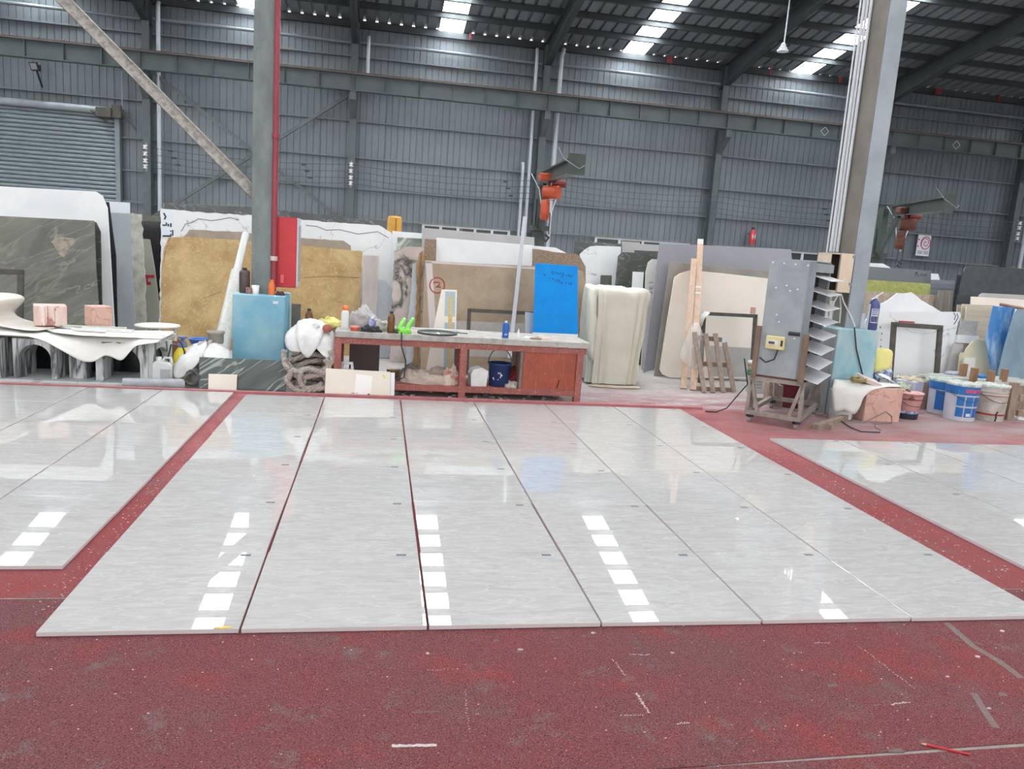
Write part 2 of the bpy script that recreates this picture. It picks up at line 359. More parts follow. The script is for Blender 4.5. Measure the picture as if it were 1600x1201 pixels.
# dark window bands under the lowest girt
GLASSD = mat('dark_dusty_glass', '3a4042', rough=.25)
def window(n, x0, x1, z0, z1, panes):
    w = thing('window_%d' % n, 'dark window band low in the grey back wall, %s' % ('beyond the orange drum' if n == 1 else ('beyond the tarpaulin' if n == 2 else 'beyond the sand-coloured slabs on the right')), 'window', (x0, YW-.02, z0), kind='structure')
    d = (x1-x0)/panes
    for i in range(panes):
        obj('pane', MB().box((x0+d*(i+.5), YW-.02, (z0+z1)/2), (d-.1, .03, z1-z0-.06)), GLASSD, w)
    mb = MB()
    for i in range(panes+1): mb.box((x0+d*i, YW-.05, (z0+z1)/2), (.1, .08, z1-z0))
    mb.box(((x0+x1)/2, YW-.05, z0), (x1-x0+.1, .09, .06)).box(((x0+x1)/2, YW-.05, z1), (x1-x0+.1, .09, .06)); obj('window_frame', mb, PVC, w)
window(1, 1.6, 5.0, 1.2, 2.38, 5); window(2, 8.6, 12.6, 1.2, 2.38, 4); window(3, 14.4, 18.6, 1.2, 2.38, 5)
# roller shutter door
door = thing('door_1', 'grey horizontal slatted roller shutter in the back wall on the left', 'roller door', (-13, YW-.3, 0), kind='structure')
SHUT = mat('shutter_slat_paint', '79848a', '6d787e', rough=.42, metal=.3)
mb = MB(); vs = []
pr_ = [(0, 0), (-.03, .012), (-.045, .045), (-.045, .08), (-.03, .115), (0, .13), (.008, .147)]
for y, z in pr_: vs += [(-17, YW-.3+y, z), (-9.5, YW-.3+y, z)]
mb.add(vs, [(2*i, 2*i+1, 2*i+3, 2*i+2) for i in range(len(pr_)-1)], True)
d0 = obj('door_slat', mb, SHUT, door)
copies(d0, [I4(0, 0, .147*i) for i in range(1, 37)])
obj('door_rail', MB().box((-9.42, YW-.3, 2.7), (.16, .22, 5.5)), SHUT, door)
obj('roller_tube', MB().tube([(-17, YW-.42, 5.52), (-9.7, YW-.42, 5.52)], .13, 14), PIPEG, door)
opr = obj('door_motor', MB().box((-9.75, YW-.55, 5.42), (.5, .45, .32)).box((-9.35, YW-.55, 5.5), (.3, .3, .45)).tube([(-9.2, YW-.55, 5.55), (-8.75, YW-.55, 4.95)], .04, 6).tube([(-10.3, YW-.5, 5.55), (-10.0, YW-.6, 5.25), (-9.6, YW-.55, 5.1)], .03, 6), mat('dark_motor_grime', '3d3d3a', '55524c', rough=.7, scale=9), door, bevel=.03)
obj('chain', MB().tube([(-9.2, YW-.5, 6.9), (-9.2, YW-.5, 5.6)], .03, 6), PIPEG, door)

# ------------------------------------------------------------------ roof
roof = tagit(bpy.data.objects.new('ceiling', None), 'sloping grey steel roof with dark purlins and skylight strips', 'roof', kind='structure'); C.objects.link(roof)
SL = .15; YR = 5.0                                   # slope and ridge line
def zr(y): return 9.6 + SL*(YW - y) if y >= YR else 9.6 + SL*(YW-YR) - SL*(YR - y)
ye = YW + .09
def roofsheet(y0, y1):
    mb = MB(); vs = []; pp = [(0, 0), (.33, 0), (.345, .10), (.435, .10), (.45, 0), (.78, 0), (.795, .10), (.885, .10), (.9, 0)]
    for x, z in pp: vs += [(x, y0, zr(y0)+z), (x, y1, zr(y1)+z)]
    return mb.add(vs, [(2*i, 2*i+1, 2*i+3, 2*i+2) for i in range(len(pp)-1)])
SKYM = mat('translucent_skylight_sheet', 'fafdff', emit=SKYLIGHT, rough=.5)
r0 = None; X0 = 1.85-.9*36
for i in range(78):
    x = X0+.9*i; j = i-36
    sky = j % 8 == 0 and j != 24
    if sky:
        obj('skylight_panel', roofsheet(ye, YR).xf(I4(x)), SKYM, roof)
        obj('skylight_panel', roofsheet(YR, -9).xf(I4(x)), SKYM, roof)
    else:
        if r0 is None: r0 = obj('roof_sheet', roofsheet(ye, YR), ROOFM, roof); r0.matrix_basis = I4(x)
        else: copies(r0, [I4(x)])
for k in range(10):                                  # the far slope, unseen behind the camera, cut short to let in more sky
    xa = X0+.9+7.2*k-.0
    if k == 7: pass
    obj('roof_sheet', MB().add([(xa-.0, YR, zr(YR)), (xa+6.3, YR, zr(YR)), (xa+6.3, -9, zr(-9)), (xa, -9, zr(-9))], [(0, 1, 2, 3)]), ROOFM, roof)
    if X0+7.2*k < 24 < X0+7.2*k+1.5 or abs(X0+7.2*k-(1.85+.9*24)) < .1:
        xb = X0+7.2*k; obj('roof_sheet', MB().add([(xb, YR, zr(YR)), (xb+.9, YR, zr(YR)), (xb+.9, -9, zr(-9)), (xb, -9, zr(-9))], [(0, 1, 2, 3)]), ROOFM, roof)
ang = math.atan(SL); tilt = Matrix.Rotation(-ang, 4, 'X')
pm = MB().box((0, 0, -.10), (72, .03, .19)).box((0, .03, -.19), (72, .08, .02)).box((0, -.03, -.012), (72, .08, .02))
p0 = obj('purlin', pm, STEEL_DK, roof); p0.matrix_basis = I4(4, 29.45, zr(29.45)) @ tilt
copies(p0, [I4(4, 29.45-1.31*k, zr(29.45-1.31*k)) @ tilt for k in range(1, 19)])
rf = MB()
def raf(y0, y1, d0, d1):                             # tapered I section hung below the purlins
    a = zr(y0)-.2; b = zr(y1)-.2; w = .13
    rf.add([(sx*.015, y, z) for sx in (-1, 1) for y, z in ((y0, a), (y1, b), (y1, b-d1), (y0, a-d0))], [(3, 2, 1, 0), (4, 5, 6, 7), (0, 1, 5, 4), (2, 3, 7, 6)])
    for t0, t1 in (((a, b), (a-.03, b-.03)), ((a-d0+.03, b-d1+.03), (a-d0, b-d1))):
        rf.add([(sx*w, y, z) for sx in (-1, 1) for y, z in ((y0, t0[0]), (y1, t0[1]), (y1, t1[1]), (y0, t1[0]))], [(3, 2, 1, 0), (4, 5, 6, 7), (0, 1, 5, 4), (1, 2, 6, 5), (2, 3, 7, 6), (3, 0, 4, 7)])
raf(30.9, 27.0, .85, .55); raf(27.0, 5.0, .55, .55)
q0 = obj('rafter', rf, STEEL_DK, roof); q0.matrix_basis = I4(COLX[0])
copies(q0, [I4(x) for x in COLX[1:]])
# red clips and marks at the eaves
REDP = mat('red_paint', '84262c', '702227', rough=.5, scale=8)
for x, w in ((3.0, .10), (9.95+.9, .26), (15.3-.2, .12), (18.2, .14), (22.7, .34), (25.6, .14)):
    obj('red_bracket', MB().prism([(-w*.4, .05), (w*.4, .05), (w*.28, .30), (-w*.28, .30)], 0, .05, (Vector((x, YW-.5, 9.22)), Vector((1, 0, 0)), Vector((0, 0, 1)), Vector((0, 1, 0)))), REDP, roof)

# gable walls, out of the frame on both sides
for nm, x in (('wall_left', -30.6), ('wall_right', 38.4)):
    tagit(obj(nm, MB().box((x, 5, 6.5), (.1, 52.1, 14)), WALLM), 'plain grey profiled side wall of the shed', 'wall', kind='structure')

# ------------------------------------------------------------------ free-standing pillars between the bays
PILM = mat('scuffed_grey_green_steel', '7f8988', '6c7675', rough=.55, scale=6, detail=9, lo=.4, hi=.62, stretch=(1, 1, .4), spots='5a6261', sscale=9, sw=.10)
PILB = mat('pale_blue_grey_steel', 'a2acb4', '929da5', rough=.5, scale=2.5, lo=.4, hi=.62)
def hpillar(loc, bw, dp, m, ztop=12.0, z0=0.):
    x, y = loc
    return MB().box((x, y, (z0+ztop)/2), (.02, dp, ztop-z0)).box((x, y-dp/2, (z0+ztop)/2), (bw, .022, ztop-z0)).box((x, y+dp/2, (z0+ztop)/2), (bw, .022, ztop-z0))
pl = thing('steel_pillar', 'grey green steel pillar rising from the blue block with red pipe alongside', 'pillar', (-1.29, 9.12, .95), kind='structure')
obj('pillar_shaft', hpillar((-1.295, 9.12), .205, .34, PILM, z0=.951), PILM, pl)
REDPIPE = mat('red_painted_pipe', '98404a', '8a363f', rough=.45, scale=5)
pp_ = thing('red_pipe', 'tall red pipe running up beside the left pillar', 'pipe', (-1.157, 8.92, .98)); obj('pipe_run', MB().tube([(-1.157, 8.92, .98), (-1.157, 8.92, 12)], .031, 12), REDPIPE, pp_)
for z in (1.32, 2.62, 5.0, 7.6): obj('pipe_clamp', MB().tube([(-1.157, 8.92, z), (-1.157, 8.92, z+.05)], .039, 12), mat('pale_clamp', 'c9bdb5', rough=.6) if z < 2 else REDPIPE, pp_)
# the long pale channel brace that meets this pillar
CHAN = mat('mottled_galvanised_channel', 'b6b2ac', '8e8a84', rough=.6, scale=16, lo=.42, hi=.6)
CHD = mat('dark_channel_edge', '55524d', rough=.7)
br = thing('diagonal_brace', 'long pale mottled diagonal brace reaching the left pillar', 'brace', (-1.4, 8.85, 2.0), kind='structure')
A = Vector((-1.38, 9.10, 2.02)); B = Vector((-4.6, 9.10, 5.05)); dr = (B-A).normalized(); up = Vector((0, 1, 0)).cross(dr)*-1
obj('channel_web', MB().bar(A, B, .012, .115, up=up), CHAN, br)
obj('channel_flange', MB().bar(A+up*.057-Vector((0, -.03, 0)), B+up*.057-Vector((0, -.03, 0)), .07, .014, up=up), CHD, br)
obj('channel_flange', MB().bar(A-up*.057-Vector((0, .025, 0)), B-up*.057-Vector((0, .025, 0)), .05, .010, up=up), CHAN, br)
pr2 = thing('steel_pillar', 'pale blue grey steel pillar beside the open beige box with white pipes', 'pillar', (5.36, 8.20, 1.0), kind='structure')
obj('pillar_shaft', hpillar((5.36, 8.22), .19, .34, PILB, z0=1.001), PILB, pr2)
BRN = mat('brown_primed_steel', '7b756c', '6b665f', rough=.55, scale=3)
obj('pillar_web_plate', MB().box((5.271, 8.224, 6.5), (.008, .31, 11)), BRN, pr2)
for k, (dx, dy, r) in enumerate(((-.115, .18, .018), (-.145, .205, .014), (-.175, .22, .018), (-.21, .24, .010))):
    obj('white_conduit', MB().tube([(5.36+dx, 8.20+dy, 1.85 if k < 3 else 1.001), (5.36+dx, 8.20+dy, 12)], r, 8), PVC, pr2)

# pendant lamp under the roof, flood light on the wall
lmp = thing('pendant_lamp', 'white pendant lamp on a long rod under the roof', 'lamp', (12.36, 24.3, 8.491))
lx, ly, lz = (12.36, 24.3, 8.491)
obj('rod', MB().tube([(lx+.02, ly, lz+.15), (lx+.04, ly, zr(ly)-.1)], .022, 8), PVC, lmp)
obj('lamp_shade', MB().lathe([(.18, -.05), (.17, .0), (.10, .04), (.13, .05), (.12, .08), (.07, .11), (.09, .12), (.06, .19), (.03, .22)], (lx, ly, lz), 20), mat('white_enamel', 'd9dde0', rough=.4), lmp)
fl_ = thing('flood_light', 'small black flood light on an arm on the back wall', 'lamp', (-11.829, 30.6, 6.115))
mb = MB(); fq = [(-12.13, 30.3, 6.844), (-11.868, 30.3, 6.871), (-11.796, 30.3, 6.607), (-12.039, 30.3, 6.582)]
BLK = mat('black_plastic', '2a2c2e', rough=.5)
pts_ = [Vector(q) for q in fq]; mb.add(pts_ + [q+Vector((0, .08, .02)) for q in pts_], [(0, 3, 2, 1), (4, 5, 6, 7), (0, 1, 5, 4), (1, 2, 6, 5), (2, 3, 7, 6), (3, 0, 4, 7)])
obj('lamp_housing', mb, BLK, fl_)
cc = sum(pts_, Vector())/4; mb = MB(); mb.add([cc+(q-cc)*.75+Vector((0, -.012, 0)) for q in pts_], [(0, 3, 2, 1)]); obj('lamp_glass', mb, mat('grey_lamp_glass', '8a9096', rough=.2), fl_)
obj('lamp_arm', MB().tube([(-11.878, 30.35, 6.567), (-11.925, 30.85, 6.151)], .035, 8).box((-11.934, 30.4, 6.698), (.28, .12, .2)), BLK, fl_)

# overhead wires on insulators
WIRE = mat('dark_wire', '3f4548', rough=.6); INS = mat('white_porcelain', 'd5d6d4', rough=.35)
def insul(x, zs, lab):
    t = thing('insulator_rack', lab, 'insulator', (x, YW-.84, zs[-1]))
    obj('rack_bar', MB().box((x, YW-.76, (zs[0]+zs[-1])/2), (.06, .05, abs(zs[0]-zs[-1])+.3)), PIPEG, t)
    for z in zs: obj('porcelain_reel', MB().lathe([(.05, -.07), (.09, -.06), (.06, -.02), (.06, .02), (.09, .06), (.05, .07)], (x, YW-.88, z), 12), INS, t)
insul(-8.35, [4.35, 4.12, 3.88, 3.68], 'white porcelain insulators on the wall column near the roller shutter')
insul(-1.2, [4.35, 4.12, 3.88, 3.68], 'white porcelain insulators on the wall column left of the orange drum')
insul(27.3, [4.30, 4.1, 3.85, 3.65], 'white porcelain insulators on the far dark wall column')
for j, z in enumerate((4.35, 4.12, 3.88, 3.68)):
    path = []
    for (xa, xb) in ((-8.35, -1.2), (-1.2, 6.0), (6.0, 13.3), (13.3, 20.5), (20.5, 27.3)):
        for k in range(6):
            s_ = k/6; path.append((xa+(xb-xa)*s_, YW-.92, z-.30*4*s_*(1-s_)*.5))
    path.append((27.3, YW-.92, z)); mb = MB().tube(path, .012, 4)
    single('overhead_wire', mb, WIRE, ['topmost', 'second', 'third', 'lowest'][j] + ' of the thin wires strung along the back wall', 'wire', 'wires along the back wall')
for x, zs in ((-7.5, (4.28, 4.05, 3.82)), (-2.9, (4.2, 3.98, 3.75)), (4.6, (4.2, 3.96, 3.7)), (18.0, (4.2, 3.98, 3.74))):
    t = thing('wire_tensioner', 'small dark clamps on the overhead wires %s' % {-7.5: 'by the roller shutter', -2.9: 'behind the left pillar', 4.6: 'left of the central hoist crane', 18.0: 'left of the pale pillar'}[x], 'clamp', (x, YW-.92, zs[-1]))
    for k, z in enumerate(zs): obj('clamp', MB().box((x+.12*k, YW-.92, z), (.16, .05, .06)), BLK, t)

# white warning board with a round red motif on the back wall
sg = thing('wall_sign', 'white notice board with a round red motif and two text lines on the back wall', 'sign', (23.347, 30.85, 3.082))
s_o, s_w, s_h = (23.067, 30.85, 2.621), 0.628, 0.905
obj('board', MB().box((s_o[0]+s_w/2, YW-.14, s_o[2]+s_h/2), (s_w, .03, s_h)), mat('white_board', 'd3d3da', rough=.5), sg)
fr = (Vector((s_o[0], YW-.157, s_o[2])), Vector((1, 0, 0)), Vector((0, 0, 1)), Vector((0, 1, 0)))
MAR = mat('crimson_print', 'a23a5c', rough=.6)
mb = MB(); cx, cz = s_w*.62, s_h*.62
sp = [(cx+math.cos(t*.5)*(.02+.0098*t), cz+math.sin(t*.5)*(.02+.0115*t)) for t in range(0, 21)]
mb.ribbon(sp, .035, fr); mb.ribbon([(cx+math.cos(t*PI/12)*.225, cz+math.sin(t*PI/12)*.265) for t in range(25)], .04, fr)
for k, (dx, dz) in enumerate(((-.36, .14), (-.44, .0), (-.36, -.15))):
    mb.ribbon([(cx+dx-.03, cz+dz), (cx+dx+.05, cz+dz-.0)], .06, fr)
obj('red_motif', mb, MAR, sg)
mb = MB()
for r_, z in enumerate((.20, .12)):
    for k in range(9):
        if k == 4: continue
        x = .06+k*(s_w-.1)/9; mb.ribbon([(x, s_h*z-.02), (x+.01, s_h*z+.025), (x+.045, s_h*z-.02), (x+.05, s_h*z+.03)], .016, fr)
obj('text_lines', mb, mat('dark_print', '4a4047', rough=.7), sg)

# ------------------------------------------------------------------ stone slabs stored on edge behind the work area
def slab(label, o, lean, yaw, out, m, th=.022, rough=0., group=None, name='stone_slab', cat='slab', seed=1, step=.06, bev=.002):
    r = random.Random(seed)
    if rough: out = jag(out, rough, step, r)
    fr = frame((o[0], o[1], .003), lean, yaw); mb = MB().prism(out, 0, th, fr)
    t = thing(name, label, cat, (o[0]+sum(p[0] for p in out)/len(out)*math.cos(math.radians(yaw)), o[1], 0), math.radians(yaw), group)
    obj('slab_body', mb, m, t, bevel=0 if rough else bev); return t, fr
def mark(t, name, strokes, w, fr, m, d=.002):
    mb = MB()
    for s_ in strokes: mb.ribbon(s_, w, fr, d)
    o = obj(name, mb, m, t); return o
def patch(t, name, rect, fr, m, d=.0025):
    u0, v0, u1, v1 = rect; mb = MB().prism([(u0, v0), (u1, v0), (u1, v1), (u0, v1)], -d, -.0003, fr); return obj(name, mb, m, t)
WHT = mat('milk_white_stone', 'eef0f1', 'e2e5e8', rough=.3, scale=1.5)
WHV = mat('white_stone_black_veins', 'e9ebec', 'dfe2e4', rough=.3, scale=2, vein='a9abab', vscale=.9, vwidth=.004)
GREEN_GREY = mat('dark_green_grey_veined_marble', '74756d', '55564e', rough=.35, scale=2.6, detail=12, dist=.8, lo=.34, hi=.68, stretch=(.7, 1, 1.9), rot=32, vein='7e7f76', vscale=2.0, vwidth=.03, vstretch=(.6, 1, 2.2))
SILV = mat('polished_silver_grey_stone', 'b9c0c6', 'aab1b7', rough=.2, scale=3)
CHIP = mat('chalky_broken_cream_stone', 'd0cec4', 'a9a89c', rough=.6, scale=9)
OLIV = mat('grey_olive_slab_back', 'a9ab9f', '98998c', rough=.5, scale=2)
BLKS = mat('polished_black_granite', '26272b', '1c1d20', rough=.18, scale=20)
RAILM = mat('grey_timber_rail', '77766f', '67655f', rough=.8, scale=8)
GOLD = mat('golden_beige_marble', 'cbae7a', 'a17f48', rough=.35, scale=3.2, detail=12, lo=.30, hi=.70, dist=.6, vein='c9b183', vscale=9, vwidth=.02, spots='d9c394', sscale=13, sw=.10)
TAUPE = mat('taupe_stone', 'a89a8a', '96887a', rough=.45, scale=5, detail=8)
BROWNS = mat('brown_beige_limestone', 'ad9a82', '9b876f', rough=.4, scale=4, detail=8, spots='bfae96', sscale=14, sw=.12)
DKMAR = mat('dark_grey_veined_marble', '53585a', '45494b', rough=.3, scale=3, vein='8d9191', vscale=2.5, vwidth=.012, vstretch=(1, 1, 2.5))
PINKG = mat('pinkish_grey_marble', 'c7bbb7', 'a9a29e', rough=.4, scale=3, stretch=(1.5, 1, .5))
BLUEG = mat('pale_blue_grey_stone', 'c3cad2', 'b4bcc4', rough=.4, scale=4, spots='9aa2a9', sscale=24, sw=.2)
ROCK = mat('pink_white_marble_with_dark_veins', 'd2c6c0', 'b3a59c', rough=.5, scale=3.5, detail=9, vein='3f403c', vscale=1.6, vwidth=.05, vstretch=(1, 1, .7))
ORBR = mat('rough_orange_brown_onyx', 'b38a55', '8d6b49', rough=.6, scale=7, detail=8, stretch=(3, 1, .5), vein='6e5a49', vscale=3)
GVEIN = mat('grey_veined_edge_stone', 'aaa9a7', '8b8b88', rough=.55, scale=7, stretch=(3, 1, .6), vein='55585a', vscale=4, vwidth=.03)
GREENM = mat('green_veined_marble', '8d968c', '6d776c', rough=.35, scale=3, dist=2, vein='d2d3c7', vscale=2, vwidth=.05)
GRYS = mat('plain_light_grey_slab', 'b6b4b4', 'adabab', rough=.45, scale=3)
GRAIN = mat('grainy_brown_granite', '97806a', '7e6752', rough=.45, scale=40, detail=3)
LAV = mat('lavender_grey_slab', '9a9aa2', '92929a', rough=.42, scale=2)
TAUPE2 = mat('grey_brown_slab', '9a948c', '8a847c', rough=.5, scale=3)
CREAM = mat('smooth_cream_slab', 'ece4da', 'e6dbcf', rough=.28, scale=1.6)
DKGRN = mat('dark_green_veined_slate', '4d514b', '40443f', rough=.4, scale=4, vein='7b8078', vscale=3, vwidth=.014, vstretch=(1, 1, 2.2))
OFFW = mat('off_white_rounded_stone', 'dad9d6', 'c4c2bd', rough=.5, scale=3, stretch=(1, 1, .5))
DGREY = mat('dark_grey_slab', '6f757b', '676d73', rough=.4, scale=3)
LIME = mat('yellow_green_onyx', 'a3a957', '8d944a', rough=.35, scale=4, dist=1, vein='aaae66', vscale=5, vwidth=.03)
TERR = mat('beige_speckled_granite', 'b3a798', '9b8c7b', rough=.45, scale=16, detail=8, spots='7d6a5a', sscale=28, sw=.25)
STRG = mat('grey_striped_stone', '8e949a', '7c8288', rough=.45, scale=4, stretch=(.3, 1, 6))
BRGR = mat('ribbed_brown_grey_stone', '8d877e', '6b655d', rough=.6, scale=4, stretch=(6, 1, .4))
BIGDK = mat('charcoal_green_granite', '3f464a', '31373a', rough=.3, scale=9, detail=9, spots='6b7274', sscale=26, sw=.10)
BEIG = mat('beige_travertine', 'c6bda9', 'b3aa97', rough=.5, scale=4, stretch=(.5, 1, 7))
PALEY = mat('pale_straw_marble', 'd6d0b6', 'c9c2a5', rough=.4, scale=3, vein='b1a993', vscale=1.4, vwidth=.012)
GREYT = mat('speckled_light_grey_tile', 'b9b6b3', 'a5a29f', rough=.5, scale=30, detail=3)
BLUEF = mat('bright_blue_film', '0793e6', '0c8ade', rough=.5, spec=.2, scale=6, spots='1078c4', sscale=16, sw=.12)
BLUEW = mat('scuffed_blue_film', '3a7cbf', 'b5d0e4', rough=.4, scale=2.2, detail=8, lo=.46, hi=.62, stretch=(1.5, 1, .5))
BLUEGR = mat('faded_grey_blue_film', '8fa8b8', '6f8a9a', rough=.4, scale=2.5, stretch=(1, 1, .5))
INK = mat('black_marker_ink', '2f3338', rough=.7); INKB = mat('navy_marker_ink', '1d3f74', rough=.7)
REDINK = mat('red_marker_ink', 'a33a36', rough=.7); REDTAPE = mat('red_tape', 'a8202c', rough=.5)
FILM = mat('frosted_edge_film', 'dfe6ea', rough=.3); LBL = mat('white_paper_label', 'dfe6f0', rough=.6); PALEB = mat('pale_grey_band', 'bdb6b0', 'aea79f', rough=.6, scale=9)

# left-hand group
slab('broad white slab with a clipped corner behind the dark green-grey slabs', (-5.177, 10.9, 0), 7, 0, [(-0.115, 0), (-0.115, 1.977), (1.474, 2.012), (1.553, 1.964), (1.618, 1.811), (1.66, 1.27), (1.736, 0.245), (1.736, 0)], WHT)
t, f = slab('dark green-grey veined slab with a pale blotch, behind the pink marble blocks', (-4.978, 10.3, 0), 7, 0, [(-0.094, 0), (-0.094, 1.6), (1.46, 1.631), (1.493, 1.04), (1.549, 0.406), (1.549, 0)], GREEN_GREY)
BLOT = mat('pale_pink_blotch', 'a5978a', '77756b', rough=.5, scale=14, detail=9, lo=.42, hi=.6)
uv = [(1.032, 1.443), (1.171, 1.398), (1.252, 1.372), (1.166, 1.256), (1.124, 1.159), (1.065, 1.194), (0.975, 1.337)]
obj('pale_blotch', MB().prism(jag(uv, .022, .03, random.Random(4), False), -.0012, -.0002, f), BLOT, t)
slab('dark slab mostly hidden, edge showing just right of the green-grey slab', (-4.173, 10.55, 0), 7, 0, [(-0.077, 0), (-0.077, 1.615), (0.594, 1.617), (0.649, 1.5), (0.693, 0.379), (0.693, 0)], DKGRN)
slab('thin black slab edge between the white slab and the silver-grey slab', (-3.958, 11.2, 0), 7, 0, [(-0.081, 0), (-0.081, 1.889), (0.318, 1.895), (0.421, 1.18), (0.465, 0.184), (0.465, 0)], BLKS)
t, f = slab('tall polished silver-grey slab with a white band along its top', (-3.972, 11.7, 0), 7, 0, [(-0.079, 0), (-0.079, 1.914), (0.45, 1.92), (0.483, 1.174), (0.564, 0.161), (0.564, 0)], SILV)
obj('white_top_band', MB().prism([(0.005, 1.916), (0.45, 1.92), (0.453, 1.767), (0.007, 1.76)], -.002, -.0003, f), FILM, t)
slab('tall cream slab with a broken right edge beside the silver-grey slab', (-3.941, 12.1, 0), 7, 0, [(-0.071, 0), (-0.071, 1.772), (0.462, 1.775), (0.489, 1.357), (0.525, 0.891), (0.569, 0.119), (0.569, 0)], CHIP, rough=.015)
t, f = slab('slanting olive-grey slab with a red tape mark in front of the black granite', (-3.679, 12.5, 0), 7, 0, [(-0.051, 0), (-0.051, 1.414), (0.213, 1.414), (0.296, 0.973), (0.418, 0.082), (0.418, 0)], OLIV)
mark(t, 'red_tape_mark', [[(0.125, 0.841), (0.29, 0.856)], [(0.171, 0.849), (0.182, 0.752), (0.137, 0.74)], [(0.137, 0.74), (0.246, 0.747)]], .05, f, REDTAPE)
slab('polished black granite slab left of the gold slab', (-3.839, 12.9, 0), 7, 0, [(-0.061, 0), (-0.061, 1.682), (0.437, 1.689), (0.504, 0.863), (0.561, 0.038), (0.561, 0)], BLKS)
rk = thing('storage_rack', 'weathered grey rack rail above the black granite slab', 'rack', (-3.6, 13.6, 0))
ra, rb = Vector((-3.998, 13.6, 1.706)), Vector((-3.442, 13.6, 1.707)); obj('rail', MB().bar(ra, rb, .12, .13), RAILM, rk)
for q in (ra, rb): obj('post', MB().box((q.x, 13.6, (q.z-.07)/2), (.1, .1, q.z-.07)), RAILM, rk)
# gold slab and what stands behind it
t, f = slab('large golden beige slab standing behind the left pillar and red cabinet', (-2.86, 11, 0), 7, 0, [(-0.036, 0), (-0.036, 1.14), (-0.016, 1.33), (0.037, 1.479), (0.338, 1.509), (0.985, 1.503), (1.749, 1.494), (2.604, 1.464), (2.614, 0.45), (2.614, 0)], GOLD, rough=.006)
mark(t, 'crack', [[(0.507, 0.69), (0.606, 0.73), (0.729, 0.79)], [(0.032, 1.376), (0.001, 1.271), (-0.012, 1.142)], [(1.824, 1.049), (2.126, 1.085), (2.582, 1.095)], [(0.062, 1.472), (0.031, 1.393), (0.081, 1.362)]], .006, f, mat('dark_crack', '6a4a22', rough=.8))
slab('taupe stone slab showing above the golden slab', (-2.652, 11.25, 0), 7, 0, [(-0.043, 0), (-0.043, 1.49), (0.038, 1.601), (0.749, 1.617), (1.618, 1.589), (2.115, 1.596), (2.225, 1.531), (2.281, 0.473), (2.281, 0)], TAUPE, rough=.008)
t, f = slab('big white slab with a cracked grey-veined top, behind the gold one', (-3.032, 11.6, 0), 7, 0, [(-0.038, 0), (-0.038, 1.204), (-0.054, 1.868), (0.626, 1.857), (1.24, 1.867), (1.913, 1.853), (2.691, 1.855), (2.989, 1.858), (3.171, 1.767), (3.224, 1.61), (3.209, 1.514), (3.237, 1.041), (3.279, 0.471), (3.279, 0)], WHV, rough=.008)
mark(t, 'grey_crack', [[(0.227, 1.565), (0.285, 1.678), (0.37, 1.702), (0.455, 1.763), (0.629, 1.749), (0.759, 1.776), (0.889, 1.813), (0.996, 1.785)], [(1.942, 1.781), (2.097, 1.774), (2.235, 1.728), (2.418, 1.751), (2.697, 1.705), (2.974, 1.762), (3.137, 1.68)]], .012, f, mat('grey_crack_line', '7d7f80', rough=.7))
obj('paper_label', MB().prism([(-0.044, 1.842), (0.118, 1.846), (0.126, 1.477), (-0.036, 1.456)], -.002, -.0003, f), LBL, t)
mb = MB()
for s_ in ([(-0.01, 1.809), (0.017, 1.757), (0.001, 1.72)], [(-0.023, 1.637), (0.028, 1.641), (0.028, 1.677)], [(0.054, 1.661), (0.054, 1.625)], [(0.088, 1.672), (0.089, 1.618)], [(0.082, 1.555), (0.115, 1.575), (0.117, 1.503), (0.083, 1.519)], [(-0.019, 1.485), (0.1, 1.493)]): mb.ribbon(s_, .022, f, .004)
obj('label_print', mb, INK, t)
slab('long dark grey veined slab showing behind the cracked white slab', (-3.104, 12, 0), 7, 0, [(-0.062, 0), (-0.062, 1.962), (1.202, 2.004), (1.943, 1.966), (3.173, 1.943), (3.185, 0.621), (3.185, 0)], DKMAR)
# between gold slab and bench: narrow pieces
slab('narrow pinkish grey marble piece just right of the golden slab', (-0.227, 10.7, 0), 7, 0, [(-0.003, 0), (-0.003, 1.417), (0.204, 1.422), (0.203, 0.984), (0.197, 0.457), (0.197, 0)], PINKG)
slab('short pale blue-grey slab with clipped corner, right of the pinkish piece', (-0.159, 10.85, 0), 7, 0, [(-0.002, 0), (-0.002, 1.092), (0.245, 1.089), (0.338, 0.97), (0.358, 0.452), (0.358, 0)], BLUEG)
t, f = slab('pink and white slab with jagged dark veins and a rounded top corner', (0.18, 10.55, 0), 7, 0, [(0.001, 0), (0.001, 0.57), (0.004, 1.179), (-0.009, 1.506), (0.085, 1.521), (0.109, 1.558), (0.203, 1.581), (0.342, 1.582), (0.412, 1.57), (0.453, 0.594), (0.453, 0)], ROCK, rough=.012)
obj('grey_label_strip', MB().prism([(-0.002, 1.325), (0.084, 1.327), (0.085, 1.088), (0.011, 1.11)], -.003, -.0003, f), mat('grey_brown_strip', '8f877f', rough=.7), t)
mb = MB()
for pxs in ([(0.026, 1.258), (0.051, 1.286), (0.052, 1.251), (0.077, 1.279)], [(0.024, 1.206), (0.07, 1.235)], [(0.025, 1.18), (0.063, 1.191), (0.03, 1.154)], [(0.027, 1.119), (0.065, 1.148), (0.064, 1.182)]): mb.ribbon(pxs, .011, f, .0045)
obj('handwritten_number', mb, INK, t)
slab('thin white-edged slab leaning left of the orange-brown onyx', (0.385, 10.4, 0), 7, 0, [(0.002, 0), (0.002, 0.51), (0.041, 1.028), (0.045, 1.346), (0.096, 1.366), (0.131, 0.516), (0.131, 0)], BLUEG, rough=.006)
